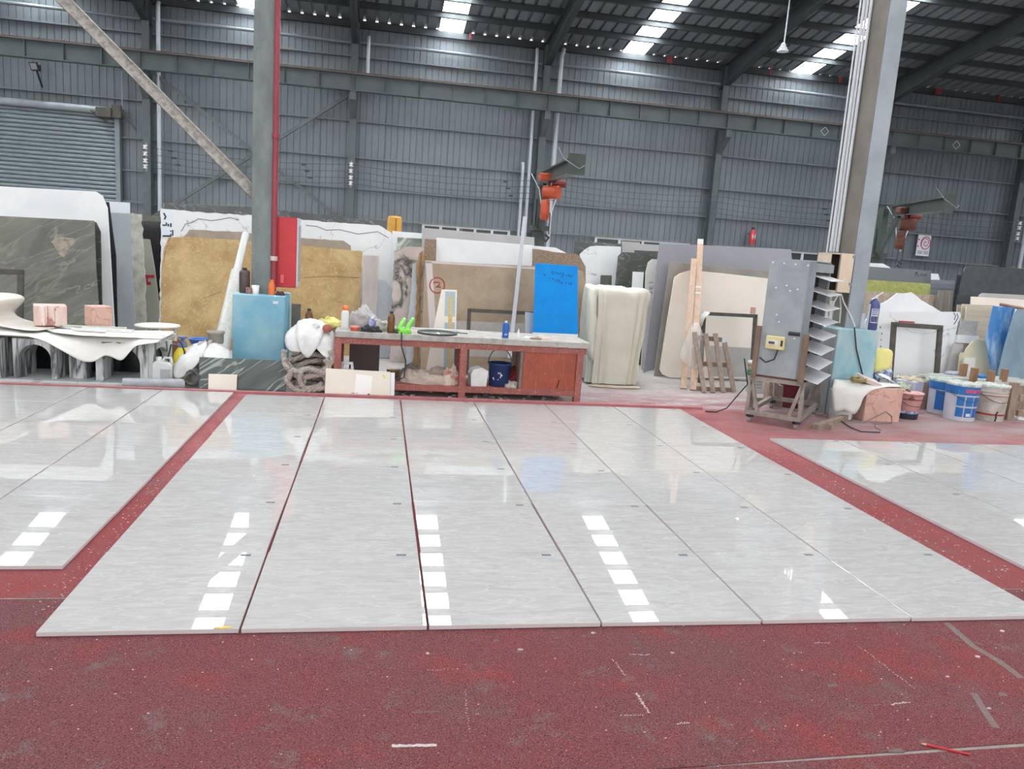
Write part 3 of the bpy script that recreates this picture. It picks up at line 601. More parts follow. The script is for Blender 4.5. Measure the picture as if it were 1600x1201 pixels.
slab('narrow rough orange-brown onyx slab left of the slab marked 2', (0.482, 10.3, 0), 7, 0, [(0.003, 0), (0.003, 0.525), (0.016, 1.038), (-0.005, 1.36), (0.023, 1.498), (0.064, 1.535), (0.103, 1.418), (0.14, 0.532), (0.14, 0)], ORBR, rough=.006, th=.03)
slab('narrow grey-veined slab edge touching the slab marked 2', (0.546, 10.2, 0), 7, 0, [(0.009, 0), (0.009, 1.402), (0.068, 1.389), (0.123, 0.885), (0.132, 0.46), (0.132, 0)], GVEIN, rough=.006)
slab('green veined marble offcut high up behind the pink and white slab', (0.226, 11.3, 0), 7, 0, [(0.004, 0), (0.004, 1.696), (0.365, 1.703), (0.406, 0.708), (0.406, 0)], GREENM)
slab('small white slab behind the green veined offcut', (0.153, 11.5, 0), 7, 0, [(0.003, 0), (0.003, 1.786), (0.464, 1.781), (0.509, 0.693), (0.509, 0)], WHT)
slab('light grey slab with stick at its top, behind the plain white one', (0.558, 11, 0), 7, 0, [(0.011, 0), (0.011, 1.854), (0.763, 1.844), (1.638, 1.833), (1.688, 0.822), (1.688, 0)], GRYS)
slab('small brown stone piece at the top left of the plain white slab', (0.573, 10.5, 0), 7, 0, [(0.011, 0), (0.011, 1.699), (0.168, 1.697), (0.172, 1.39), (0.189, 0.781), (0.189, 0)], GRAIN)
slab('plain white slab standing above the brown slab marked 2', (0.735, 10.65, 0), 7, 0, [(0.015, 0), (0.015, 1.725), (0.577, 1.72), (1.379, 1.713), (1.422, 0.845), (1.422, 0)], WHT)
t, f = slab('wide brown-beige slab with a red circled 2 behind the bench', (0.562, 10.05, 0), 7, 0, [(0.009, 0), (0.009, 1.415), (0.648, 1.419), (1.493, 1.435), (2.067, 1.42), (2.14, 1.408), (2.174, 1.272), (2.22, 0.581), (2.22, 0)], BROWNS, th=.03)
obj('pale_edge', MB().prism([(0.018, 1.407), (0.102, 1.396), (0.199, 0.482), (0.107, 0.477)], -.0015, -.0003, f), mat('pale_pinkish_edge', 'cdc2c0', rough=.5), t)
obj('pale_edge', MB().prism([(0.026, 1.411), (2.068, 1.419), (2.069, 1.396), (0.027, 1.382)], -.0015, -.0003, f), mat('pale_pinkish_edge', 'cdc2c0', rough=.5), t)
obj('pale_lower_band', MB().prism([(0.183, 0.649), (1.496, 0.666), (1.519, 0.203), (0.228, 0.188)], -.0012, -.0002, f), PALEB, t)  # lower part of the slab a paler grey
circ = [(0.121, 1.178), (0.103, 1.158), (0.091, 1.135), (0.085, 1.109), (0.086, 1.082), (0.094, 1.057), (0.108, 1.035), (0.127, 1.017), (0.149, 1.006), (0.174, 1.001), (0.2, 1.003), (0.224, 1.012), (0.245, 1.027), (0.262, 1.047), (0.273, 1.072), (0.277, 1.098), (0.275, 1.125), (0.266, 1.149), (0.251, 1.171), (0.231, 1.187), (0.207, 1.197), (0.182, 1.201), (0.157, 1.197), (0.133, 1.187)]
mark(t, 'red_circle', [circ], .016, f, REDINK)
mark(t, 'red_numeral', [[(0.13, 1.123), (0.154, 1.141), (0.204, 1.14), (0.218, 1.12), (0.166, 1.07), (0.199, 1.081), (0.232, 1.079)]], .016, f, REDINK)
slab('grainy brown granite slab peeping above and right of the blue slab', (2.005, 10.3, 0), 7, 0, [(0.039, 0), (0.039, 1.662), (0.196, 1.655), (0.377, 1.637), (0.65, 1.633), (0.706, 1.602), (0.796, 1.466), (0.835, 0.734), (0.835, 0)], GRAIN, rough=.004)
slab('white slab sliver behind the grainy brown granite', (2.036, 10.5, 0), 7, 0, [(0.04, 0), (0.04, 1.707), (0.37, 1.702), (0.521, 1.641), (0.56, 0.882), (0.56, 0)], WHT)
slab('dark grey slab with pale chipped corner behind the tarpaulin', (2.995, 12, 0), 7, 0, [(0.049, 0), (0.049, 1.603), (0.068, 1.839), (0.849, 1.852), (0.907, 0.831), (0.907, 0)], DKMAR)
slab('white marble slab with a curved chip and grey vein behind the tarpaulin', (3.075, 11.7, 0), 7, 0, [(0.039, 0), (0.039, 1.213), (-0.004, 1.64), (0.075, 1.715), (0.155, 1.77), (0.258, 1.787), (0.31, 0.827), (0.31, 0)], WHV, rough=.004)
t, f = slab('bright white slab with a square notch behind the tarpaulin', (3.286, 11.75, 0), 7, 0, [(0.061, 0), (0.061, 1.788), (0.465, 1.801), (0.472, 0.844), (0.472, 0)], WHT)
slab('small dark square offcut leaning against the bright white slab', (3.297, 11.4, 0), 7, 0, [(0.047, 0), (0.047, 1.34), (0.221, 1.346), (0.232, 0.958), (0.232, 0)], DKGRN)
slab('light grey slab with notched top behind the dark slate', (3.858, 12.3, 0), 7, 0, [(0.072, 0), (0.072, 1.9), (0.389, 1.901), (0.39, 1.879), (0.75, 1.883), (0.805, 0.956), (0.805, 0)], GRYS)
slab('dark green veined slate with a diagonal scratch right of the white slabs', (3.506, 11.3, 0), 7, 0, [(0.048, 0), (0.048, 1.26), (0.066, 1.65), (0.124, 1.712), (0.71, 1.722), (0.601, 1.647), (0.525, 1.524), (0.535, 0.994), (0.535, 0)], DKGRN, rough=.003)
slab('second dark slate mostly behind the veined one', (3.828, 11.5, 0), 7, 0, [(0.071, 0), (0.071, 1.758), (0.512, 1.768), (0.521, 0.897), (0.521, 0)], DKMAR)
slab('small white square slab in front of the dark slate', (3.663, 11, 0), 7, 0, [(0.058, 0), (0.058, 1.432), (0.228, 1.434), (0.228, 0.912), (0.228, 0)], WHT)
t, f = slab('off-white slab with a rounded shoulder and upright pencilled letters', (3.839, 10.85, 0), 7, 0, [(0.04, 0), (0.04, 0.924), (0.029, 1.442), (0.061, 1.586), (0.117, 1.637), (0.267, 1.637), (0.32, 0.749), (0.32, 0)], OFFW)
mark(t, 'pencilled_letters', [[(0.088, 1.286), (0.147, 1.299), (0.148, 1.28)], [(0.101, 1.23), (0.104, 1.192), (0.153, 1.205), (0.151, 1.242)], [(0.121, 1.231), (0.123, 1.203)], [(0.098, 1.126), (0.126, 1.156), (0.157, 1.129)]], .012, f, mat('grey_pencil', '77777a', rough=.8))
# right-hand group
slab('huge lavender-grey slab standing behind the cream slab', (3.799, 10.5, 0), 7, 0, [(-0.003, 0), (0.054, 0.767), (0.134, 1.871), (1.003, 1.889), (2.173, 1.918), (2.326, 1.076)], LAV, th=.03)
slab('grey-brown slab framing the cream slab', (3.88, 10.28, 0), 7, 0, [(-0.001, 0), (0.064, 0.793), (0.134, 1.617), (0.454, 1.61), (1.812, 1.578), (1.878, 0.049)], TAUPE2)
t, f = slab('large smooth cream slab with uneven edges behind the wooden posts', (4.054, 10.12, 0), 7, 0, [(0.001, 0.009), (-0.115, 0.05), (-0.157, 0.12), (-0.092, 0.765), (-0.019, 1.409), (0.063, 1.468), (0.211, 1.517), (0.382, 1.514), (0.621, 1.507), (1.539, 1.469), (1.508, 0.344), (1.509, 0.05)], CREAM)
obj('grey_dust_band', MB().prism([(0.572, 0.484), (1.519, 0.473), (1.508, 0.069), (0.58, 0.05)], -.001, -.0002, f), mat('grey_lower_film', 'b6b3b0', 'aaa7a3', rough=.45, scale=4), t)
t, f = slab('plain grey slab with scribbled writing behind the pale pillar', (7.197, 11.6, 0), 7, 0, [(0.135, 0), (0.135, 1.779), (0.755, 1.767), (1.977, 1.764), (2.009, 0.939), (2.009, 0)], DGREY)
mark(t, 'scribble', [[(1.666, 1.707), (1.726, 1.716)], [(1.7, 1.736), (1.682, 1.654)], [(1.716, 1.689), (1.743, 1.658)], [(1.778, 1.671), (1.799, 1.705), (1.814, 1.673), (1.848, 1.697), (1.874, 1.677), (1.897, 1.7)]], .014, f, INK)
slab('white slab edge lying highest behind the plain grey slab', (7.794, 12, 0), 7, 0, [(0.144, 0), (0.144, 1.825), (0.753, 1.837), (0.893, 1.78), (0.965, 0.877), (0.965, 0)], WHT)
slab('yellow-green onyx slab right of the pale pillar', (7.044, 11.3, 0), 7, 0, [(0.118, 0), (0.118, 1.551), (0.711, 1.546), (1.902, 1.551), (1.928, 0.956), (1.928, 0)], LIME)
slab('beige speckled granite slab below the yellow-green onyx', (6.883, 11, 0), 7, 0, [(0.105, 0), (0.105, 1.383), (0.684, 1.367), (2.03, 1.374), (2.034, 0.776), (2.034, 0)], TERR)
slab('grey striped stone slab right of the onyx', (9.158, 12, 0), 7, 0, [(0.151, 0), (0.151, 1.619), (0.333, 1.619), (0.807, 1.632), (0.79, 0.939), (0.79, 0)], STRG)
slab('small white offcut with a sloping side above the striped stone', (9.519, 12.3, 0), 7, 0, [(0.164, 0), (0.164, 1.731), (0.345, 1.731), (0.393, 1.62), (0.453, 0.911), (0.453, 0)], WHT)
slab('short ribbed brown-grey stone piece left of the big charcoal slab', (8.661, 10.9, 0), 7, 0, [(0.117, 0), (0.117, 1.21), (0.154, 1.462), (0.385, 1.465), (0.419, 0.796), (0.419, 0)], BRGR, th=.05)
slab('dark slab edge just behind the big charcoal granite slab', (9.419, 11.5, 0), 7, 0, [(0.097, 0), (0.097, 0.965), (0.177, 1.735), (0.596, 1.729), (0.661, 0.995), (0.661, 0)], DKMAR)
slab('big charcoal granite slab with rounded corner at the right', (9.072, 11.1, 0), 7, 0, [(0.077, 0), (0.077, 0.776), (0.206, 1.201), (0.31, 1.78), (0.339, 1.855), (0.408, 1.885), (1.921, 1.913), (2.021, 0.872), (2.021, 0)], BIGDK, th=.03)
slab('pale grey slab lowest behind the blue film slabs, uppermost of the light pile', (8.95, 10.4, 0), 7, 0, [(0.149, 0), (0.149, 1.425), (0.202, 1.468), (1.401, 1.487), (1.455, 0.918), (1.455, 0)], GRYS)
slab('long cream slab below the charcoal granite at the right edge', (8.712, 10.2, 0), 7, 0, [(0.089, 0), (0.089, 0.862), (0.086, 1.407), (1.451, 1.412), (1.516, 0.735), (1.516, 0)], CREAM)
for k, (dy, px) in enumerate(((0, 1506), (.16, 1501), (.32, 1496.5))):
    pass
slab('beige travertine slab, front one of three behind the blue film slab', (8.249, 9.75, 0), 7, 0, [(0.072, 0), (0.072, 0.704), (0.106, 1.279), (0.581, 1.286), (0.529, 0.679), (0.529, 0)], BEIG)
slab('beige travertine slab, middle one of three with its left edge showing', (8.313, 9.9, 0), 7, 0, [(0.07, 0), (0.07, 0.688), (0.092, 1.297), (0.626, 1.308), (0.597, 0.665), (0.597, 0)], BEIG)
slab('beige travertine slab, rear one of three with its left edge showing', (8.323, 10, 0), 7, 0, [(0.069, 0), (0.069, 0.675), (0.086, 1.28), (0.684, 1.295), (0.676, 0.656), (0.676, 0)], BEIG)
slab('pale straw marble slab with step-cut top behind the paint drums', (7.801, 9.2, 0), 7, 0, [(0.031, 0), (0.031, 0.298), (0.043, 0.614), (0.059, 0.658), (0.118, 0.661), (0.133, 0.714), (0.251, 0.851), (0.593, 0.832), (0.546, 0.353), (0.546, 0)], PALEY)
slab('small white offcut leaning on the pale straw marble', (7.765, 9.08, 0), 7, 0, [(0.039, 0), (0.039, 0.378), (0.049, 0.604), (0.226, 0.607), (0.199, 0.359), (0.199, 0)], OFFW)
slab('grey slab strip beside the pale straw marble', (7.708, 9.3, 0), 7, 0, [(0.028, 0), (0.028, 0.277), (0.105, 0.775), (0.265, 0.765), (0.217, 0.284), (0.217, 0)], GRYS)
t, f = slab('speckled grey tile resting on thick white pieces right of the white slabs', (7.889, 9.45, 0), 7, 0, [(0.028, 0), (0.028, 0.276), (0.14, 1.093), (0.416, 1.085), (0.312, 0.287), (0.312, 0)], GREYT)
obj('white_cross_bar', MB().prism([(0.057, 0.878), (0.393, 0.877), (0.362, 0.767), (0.036, 0.765)], -.06, -.003, f), WHT, t)
slab('white broken slab with jagged peak, behind the frame on the right', (6.556, 9.6, 0), 7, 0, [(0.079, 0), (0.079, 0.956), (0.247, 1.205), (0.428, 1.295), (0.568, 1.401), (0.658, 1.401), (0.776, 1.426), (0.946, 1.32), (1.262, 1.18), (1.369, 0.524), (1.369, 0)], WHT, rough=.006)
t, f = slab('white slab with holed corner carrying the dark steel frame', (6.662, 9.4, 0), 7, 0, [(0.021, 0.236), (0.004, 1.065), (0.06, 1.094), (0.212, 1.137), (0.699, 1.172), (1.296, 1.2), (1.316, 1.144), (1.272, 1.017), (1.174, 0.281)], WHV, rough=.003)
mb = MB()
for s_ in ([(1.197, 1.182), (1.231, 1.139), (1.215, 1.085)], [(1.248, 1.176), (1.272, 1.124), (1.238, 1.06), (1.211, 1.023)], [(0.082, 0.939), (0.093, 0.913)], [(0.108, 0.853), (0.12, 0.827)], [(0.105, 0.765), (0.116, 0.748)], [(0.112, 0.678), (0.114, 0.652)]): mb.ribbon(s_, .012, f)
obj('chip_marks', mb, INK, t)
mark(t, 'red_scrap', [[(0.319, 1.016), (0.417, 1.017), (0.564, 1.016)]], .02, f, REDTAPE, .05)
slab('blue film-covered slab with white scuffs at the right edge', (8.173, 9, 0), 7, 0, [(0.038, 0.347), (-0.117, 0.876), (-0.04, 1.326), (0.287, 1.319), (0.29, 0.635), (0.256, 0.356)], BLUEW)
slab('grey-blue film-covered slab at the right edge of the picture', (8.104, 8.86, 0), 7, 0, [(0.041, 0.369), (0.133, 0.859), (0.232, 1.272), (0.268, 1.308), (0.861, 1.315), (0.855, 0.331)], BLUEGR)
# blue slab on the bench's far side, in front of the brown slab
t, f = slab('bright blue film-covered slab with marker writing behind the bench', (1.874, 9.15, 0), 6, 0, [(0.007, 0), (0.007, 0.326), (-0.015, 1.486), (0.515, 1.481), (0.581, 0.351), (0.581, 0)], BLUEF, th=.03)
mark(t, 'marker_writing', [[(0.182, 1.382), (0.197, 1.399), (0.222, 1.393), (0.191, 1.367), (0.224, 1.362)], [(0.239, 1.378), (0.254, 1.387), (0.264, 1.364), (0.279, 1.381), (0.296, 1.366), (0.303, 1.382)], [(0.319, 1.375), (0.335, 1.384), (0.344, 1.361), (0.321, 1.352), (0.33, 1.329)], [(0.368, 1.363), (0.385, 1.356)], [(0.4, 1.373), (0.41, 1.342), (0.425, 1.366), (0.442, 1.344), (0.457, 1.368)], [(0.087, 1.361), (0.105, 1.339), (0.12, 1.355)], [(0.162, 1.319), (0.171, 1.304)],
  [(0.194, 1.313), (0.219, 1.307), (0.203, 1.29)], [(0.243, 1.301), (0.245, 1.27)], [(0.267, 1.302), (0.292, 1.296), (0.276, 1.279), (0.301, 1.273)], [(0.325, 1.282), (0.31, 1.258), (0.334, 1.259)], [(0.366, 1.269), (0.39, 1.271)], [(0.413, 1.28), (0.415, 1.249)], [(0.446, 1.282), (0.431, 1.25), (0.456, 1.251), (0.447, 1.266)]], .008, f, INKB)
obj('pale_film_edge', MB().prism([(-0.008, 0.615), (0.565, 0.616), (0.564, 0.647), (-0.01, 0.643)], -.004, -.0003, f), FILM, t)
slab('narrow grey slab standing just left of the blue slab', (1.816, 9.3, 0), 6, 0, [(0.006, 0), (0.006, 0.301), (-0.028, 0.875), (0.081, 0.869), (0.111, 0.306), (0.111, 0)], SILV)
# tapered inlaid panel
t, f = slab('tapered white panel with a blue and yellow inlaid strip, behind the bench', (0.563, 9, 0), 7, 0, [(0.001, 0), (0.001, 0.025), (0.075, 0.595), (0.158, 1.108), (0.34, 1.111), (0.353, 0.457), (0.371, 0.04), (0.371, 0)], mat('ivory_panel', 'e8e2da', rough=.35))
TEAL = mat('blue_grey_inlay', '9db4bb', 'adc2c6', rough=.35, scale=30); SAND = mat('sandy_yellow_inlay', 'd8bf86', 'c9ad70', rough=.4, scale=40)
obj('blue_inlay', MB().prism([(0.201, 1.087), (0.322, 1.091), (0.331, 0.797), (0.206, 0.798)], -.0012, -.0002, f), TEAL, t)
obj('blue_inlay', MB().prism([(0.209, 0.723), (0.33, 0.729), (0.347, 0.077), (0.225, 0.072)], -.0012, -.0002, f), TEAL, t)
obj('yellow_inlay', MB().prism([(0.245, 1.019), (0.256, 1.034), (0.279, 1.036), (0.291, 1.021), (0.32, 0.076), (0.271, 0.074)], -.0026, -.0013, f), SAND, t)

# ------------------------------------------------------------------ helpers for soft things and vessels
from mathutils import noise as MN
def cloth(name, rows, m, label, cat, parent=None, th=.004, sub=2, amp=0., fs=8., smooth=True, group=None):
    mb = MB(); w = len(rows[0]); vs = [Vector(p) for r in rows for p in r]
    base = min(vs, key=lambda q: q.z).copy()
    mb.add(vs, [(i*w+j, i*w+j+1, (i+1)*w+j+1, (i+1)*w+j) for i in range(len(rows)-1) for j in range(w-1)], smooth)
    if parent is None: o = single(name, mb, m, label, cat, group, base=base)
    else: o = obj(name, mb, m, parent)
    if sub:
        s_ = o.modifiers.new('smooth', 'SUBSURF'); s_.levels = sub; s_.render_levels = sub
    if amp:
        tx = bpy.data.textures.new(name+'_folds', 'CLOUDS'); tx.noise_scale = 1/fs; tx.noise_depth = 2
        d = o.modifiers.new('folds', 'DISPLACE'); d.texture = tx; d.strength = amp; d.texture_coords = 'GLOBAL'; d.mid_level = .5
    so = o.modifiers.new('thickness', 'SOLIDIFY'); so.thickness = th; return o
def heap(c, sx, sy, h, seed=1, n=26, rings=9, rough=.22, fs=3.2):  # crumpled mound resting on z = c.z
    r = random.Random(seed); of = Vector((r.uniform(0, 50), r.uniform(0, 50), r.uniform(0, 50))); mb = MB(); vs = []
    for i in range(rings+1):
        f = i/rings
        for k in range(n):
            t = 2*PI*k/n; d = Vector((math.cos(t), math.sin(t), 0)); w = 1+rough*1.4*MN.noise(d*1.6+of)
            rr = math.sin(f*PI/2)**.8*w; z = h*math.cos(f*PI/2)**.7*(1+rough*2*MN.noise(Vector((d.x*f*fs, d.y*f*fs, 3))+of)) + abs(MN.noise(Vector((d.x*f*fs*2.2, d.y*f*fs*2.2, 9))+of))*h*rough*f*1.4
            vs.append((c[0]+d.x*rr*sx, c[1]+d.y*rr*sy, c[2]+max(z if i < rings else 0, 0)))
    mb.add(vs, [(i*n+k, (i+1)*n+k, (i+1)*n+(k+1) % n, i*n+(k+1) % n) for i in range(rings) for k in range(n)], True)
    if rings > 4 and max(sx, h) > .08: mb.crumple = min(.05, .22*min(sx, max(h, .1)))
    return mb
def tilt_xf(mb, p, axis, deg):
    return mb.xf(Matrix.Translation(p) @ Matrix.Rotation(math.radians(deg), 4, axis) @ Matrix.Translation([-x for x in p]))
def arc(c, r, a0, a1, n, f):
    return [f(c[0]+r*math.cos(a0+(a1-a0)*k/n), c[1]+r*math.sin(a0+(a1-a0)*k/n)) for k in range(n+1)]
def fac(p, a, b): return tuple(p[i]+(a[i]) for i in range(3))
WHP = mat('white_plastic', 'e4e6e6', 'd6d8d8', rough=.4, scale=8)
CLW = mat('white_leatherette_cloth', 'dddbd7', 'cfcdc8', rough=.5, scale=5, bump=.15, bscale=20)
CRUM = mat('crumpled_white_cloth', 'dcdcda', 'c5c5c4', rough=.7, scale=7, bump=.3, bscale=14)
GREYC = mat('grey_dusty_cloth', 'c0bcb5', 'a5a19a', rough=.85, scale=8, bump=.3, bscale=18)
CONC = mat('dusty_concrete', 'b7b3ad', '9d9994', rough=.9, scale=14, bump=.2)
REDF = mat('worn_red_painted_steel', 'a3605a', '8a5049', rough=.7, scale=9, detail=8, spots='c9b3aa', sscale=38, sw=.20)
REDB = mat('scratched_orange_red_panel', 'a9553f', '95493a', rough=.7, scale=3.5, detail=9, vein='b0735f', vscale=7, vwidth=.012, vstretch=(3, 1, .4), spots='cbb0a2', sscale=34, sw=.10)
WOODP = mat('pale_pine_wood', 'd6bba6', 'c4a48c', rough=.7, scale=5, stretch=(5, 5, .5))
WOODG = mat('weathered_grey_brown_wood', 'a39284', '88786a', rough=.85, scale=8, stretch=(4, 4, .6))
DKFR = mat('dark_dusty_steel_angle', '5b5852', '47443f', rough=.7, scale=8)
BLUEB = mat('chipped_sky_blue_paint', '77afc6', '9fc5d1', rough=.6, scale=2.0, detail=11, lo=.40, hi=.66)
BLUEB2 = mat('chalky_turquoise_paint', '7fb0be', 'b3c6c8', rough=.65, scale=4, detail=11, lo=.36, hi=.64, stretch=(1.4, 1, .7))
GREYBL = mat('grey_scuffed_concrete_side', '8d8f92', '7a7c80', rough=.8, scale=5)
MARW = mat('black_veined_white_marble', 'dcdfdf', 'b3b8b9', rough=.4, scale=4, detail=9, stretch=(2, 2, .4), vein='3c3f41', vscale=2.2, vwidth=.06, vstretch=(2.6, 2.6, .35))
PINKM = mat('pink_veined_marble', 'dcb6a8', 'cda293', rough=.4, scale=4, detail=8, vein='bb8c7b', vscale=6, vwidth=.02)
PINKW = mat('pink_and_white_streaked_marble', 'd9b1a8', 'e6dcd4', rough=.4, scale=5, detail=8, stretch=(2.5, 2.5, .5), vein='a36a60', vscale=3, vwidth=.03)
IVORY = mat('ivory_tile', 'eae3d7', 'e1d9cc', rough=.3, scale=2)
GRMAR = mat('dark_green_white_veined_marble', '55605e', '3f4947', rough=.28, scale=4, detail=11, rot=38, stretch=(.6, 1, 4), lo=.36, hi=.66, vein='a3adaa', vscale=1.7, vwidth=.028, vstretch=(.45, 1, 3.6))

# ------------------------------------------------------------------ blue pedestals at the pillars and what they carry
t = thing('pillar_pedestal', 'sky blue painted block at the foot of the left pillar', 'pedestal', (-1.285, 9.05, 0))
mb = MB().box2((-1.562, 8.75, 0), (-1.01, 9.35, .95)); b_ = obj('pedestal_block', mb, BLUEB, t, bevel=.012)
obj('paper_label', MB().box((-1.11, 8.748, .875), (.055, .003, .03)), LBL, t)
t = thing('pillar_pedestal', 'chalky turquoise block at the foot of the pale pillar', 'pedestal', (5.33, 8.25, 0))
obj('pedestal_block', MB().box2((5.09, 7.9, 0), (5.61, 8.6, 1.0)), BLUEB2, t, bevel=.012)
obj('grey_side', MB().box2((5.07, 7.92, 0), (5.0899, 8.6, .98)), GREYBL, t)
obj('black_cable', MB().tube([(5.258, 7.86, 1.017), (5.332, 7.88, 0.779), (5.409, 7.88, 0.599), (5.473, 7.88, 0.454)], .008, 6), BLK, t)
cab = thing('hydrant_cabinet', 'red steel cabinet with pale side panel fixed to the left pillar', 'cabinet', (-1.03, 9.1, 1.03))
obj('cabinet_body', MB().box2((-1.15, 8.98, 1.03), (-.925, 9.22, 1.80)), mat('bright_red_enamel', 'd0343c', 'c02c35', rough=.35, scale=2), cab, bevel=.006)
sd = obj('side_panel', MB().box2((-.925, 8.985, 1.04), (-.905, 9.24, 1.80)), mat('pale_grey_enamel', 'c4c6cc', rough=.4), cab, bevel=.004)
obj('side_recess', MB().box2((-.905, 9.02, 1.10), (-.900, 9.2, 1.72)), mat('mid_grey_enamel', '9a9ca6', rough=.4), sd)
obj('red_clip', MB().box((-1.07, 8.968, 1.125), (.035, .02, .09)), mat('pale_red_enamel', 'e0616a', rough=.4), cab)
def bottle(name, loc, prof, m, label, cat='bottle', cap=None, capm=None, tilt=None):
    t = thing(name, label, cat, loc); mb = MB().lathe(prof, loc, 16); obj('bottle_body', mb, m, t)
    if cap: obj('cap', MB().lathe(cap, loc, 14), capm, t)
    return t
AMB = mat('brown_amber_glass', '5d3a1e', '6e4826', rough=.15, scale=6); ORG = mat('orange_plastic', 'e8743c', rough=.4); DKB = mat('dark_maroon_tin', '5d4c4c', '4b3d3d', rough=.4, scale=12)
bx = (-1.46, 8.9, .95)
bottle('canister', bx, [(.055, 0), (.058, .01), (.058, .22), (.052, .24), (.03, .25)], DKB, 'dark maroon canister standing on the left blue block', 'canister', [(.025, .25), (.025, .275)], BLK)
t = bottle('paper_cup', (-1.335, 8.83, .95), [(.036, 0), (.042, .095), (.038, .095), (.034, .08)], WHP, 'white cup on the left blue block', 'cup')
bottle('squeeze_bottle', (-1.165, 8.84, .95), [(.035, 0), (.037, .03), (.033, .05), (.036, .08), (.03, .12), (.02, .14)], ORG, 'orange ribbed bottle beside the red pipe on the left blue block', 'bottle', [(.022, .14), (.02, .165)], ORG)
single('dark_rag', heap((-1.075, 8.85, .95), .055, .05, .04, 3), mat('dark_maroon_rag', '4d3238', rough=.9), 'dark rag on the left blue block under the red cabinet', 'rag')
t = bottle('red_jar', (-1.40, 8.80, .95), [(.03, 0), (.032, .06), (.028, .07)], mat('brown_red_jar', '7b4a44', 'a08a80', rough=.4, scale=30), 'small brown-red jar in front of the maroon canister', 'jar')

# rolls of clear film leaning behind the block
FILMR = mat('cloudy_plastic_roll', 'cfd0ca', 'bcbdb6', rough=.3, scale=6, stretch=(6, 6, .4))
t = thing('film_roll', 'long roll of cloudy plastic film leaning on the gold slab', 'roll', (-1.844, 9.5, 0.205))
a, b_ = Vector((-1.86, 9.55, .05)), Vector((-1.795, 10.35, 1.11))
obj('film_wrap', MB().tube([a, b_], [.10, .07], 16), FILMR, t)
obj('inner_tube', MB().tube([b_-(b_-a)*.01, Vector((-1.766, 10.82, 1.582))], .047, 12), mat('clear_grey_tube', 'c3c6c4', rough=.3), t)
single('cardboard_core', MB().tube([(-1.66, 9.62, .0), (-1.50, 10.1, .93)], .04, 10), WOODG, 'grey-brown core leaning between the film roll and the blue block', 'roll')

# ------------------------------------------------------------------ marble boards, tile, pipe and cans at the left of the pedestal
t, f = slab('dark green white-veined marble board leaning before the left blue block', (-1.765, 8.09, 0), 8, 3, [(0, 0), (0, .335), (.862, .325), (.85, 0)], GRMAR, name='marble_board', cat='board')
slab('small ivory tile propped on the dark green marble board', (-1.665, 8.05, 0), 9, 3, [(0, 0), (.0, .175), (.275, .175), (.272, 0)], IVORY, name='ivory_tile', cat='tile', th=.012)
t, f = slab('front ivory board propped on edge before the bench', (-.515, 8.01, 0), 7, 1, [(0, 0), (.004, .285), (.662, .272), (.668, 0)], IVORY, name='ivory_board', cat='board', th=.014)
obj('white_stain', MB().prism([(.30, .02), (.31, .24), (.48, .22), (.47, .03)], -.001, -.0002, f), mat('white_chalky_stain', 'f4f4f2', rough=.5), t)
obj('yellow_tape', MB().prism([(.58, .235), (.595, .25), (.615, .205), (.60, .20)], -.001, -.0002, f), mat('pale_yellow_tape', 'e2cf83', rough=.5), t)
slab('rear ivory board showing a white edge behind the front one', (-.47, 8.03, 0), 7, 1, [(0, 0), (.004, .27), (.664, .262), (.668, 0)], WHT, name='ivory_board', cat='board', th=.014)
for (px_, lab) in (((-0.212, 8.054), 'small red brick chip before the ivory board'), ((-0.067, 8.011), 'tiny dark stone chip before the ivory board')):
    single('stone_chip', MB().box((px_[0], px_[1]-.02, .026), (.07 if 'red' in lab else .02, .03, .035)), REDF if 'red' in lab else DKFR, lab, 'chip')
single('grey_pipe', MB().tube([(-2.47, 8.06, .053), (-1.90, 8.13, .053)], .052, 16, caps=False).tube([(-2.465, 8.06, .053), (-1.905, 8.13, .053)], .044, 16), mat('dusty_grey_pipe', 'a9aeb2', '969ba0', rough=.6, scale=14), 'dusty grey pipe lying on the floor before the white jug', 'pipe')
def jug(name, loc, w, d, h, m, label, cat='jug', capm=None, rz=0.):
    t = thing(name, label, cat, loc, rz); fr = (Vector(loc), Vector((math.cos(rz), math.sin(rz), 0)), Vector((0, 0, 1)), Vector((-math.sin(rz), math.cos(rz), 0)))
    out = [(-w/2, 0), (w/2, 0), (w/2, h*.70), (w*.36, h*.80), (w*.30, h*.83), (-w*.02, h*.83), (-w*.10, h*.88), (-w*.34, h*.88), (-w/2, h*.74)]
    obj('jug_body', MB().prism(out, -d/2, d/2, fr), m, t, bevel=w*.07)
    U = fr[1]; o = Vector(loc)
    obj('jug_handle', MB().tube([o+U*w*.38+Vector((0, 0, h*.78)), o+U*w*.34+Vector((0, 0, h*.97)), o+U*w*.05+Vector((0, 0, h*.985)), o-U*w*.04+Vector((0, 0, h*.86))], w*.07, 8), m, t)
    obj('cap', MB().lathe([(w*.14, h*.87), (w*.14, h), (w*.08, h*1.01)], tuple(o-U*w*.24), 12), capm or m, t); return t
t = jug('jerry_can', (-2.16, 8.35, 0), .205, .14, .285, WHP, 'white plastic jerry can left of the yellow sprayer')
obj('jug_label', MB().box((-2.13, 8.279, .12), (.10, .003, .10)), mat('grey_label_print', 'bfc2c4', 'a9acae', rough=.6, scale=50), t)
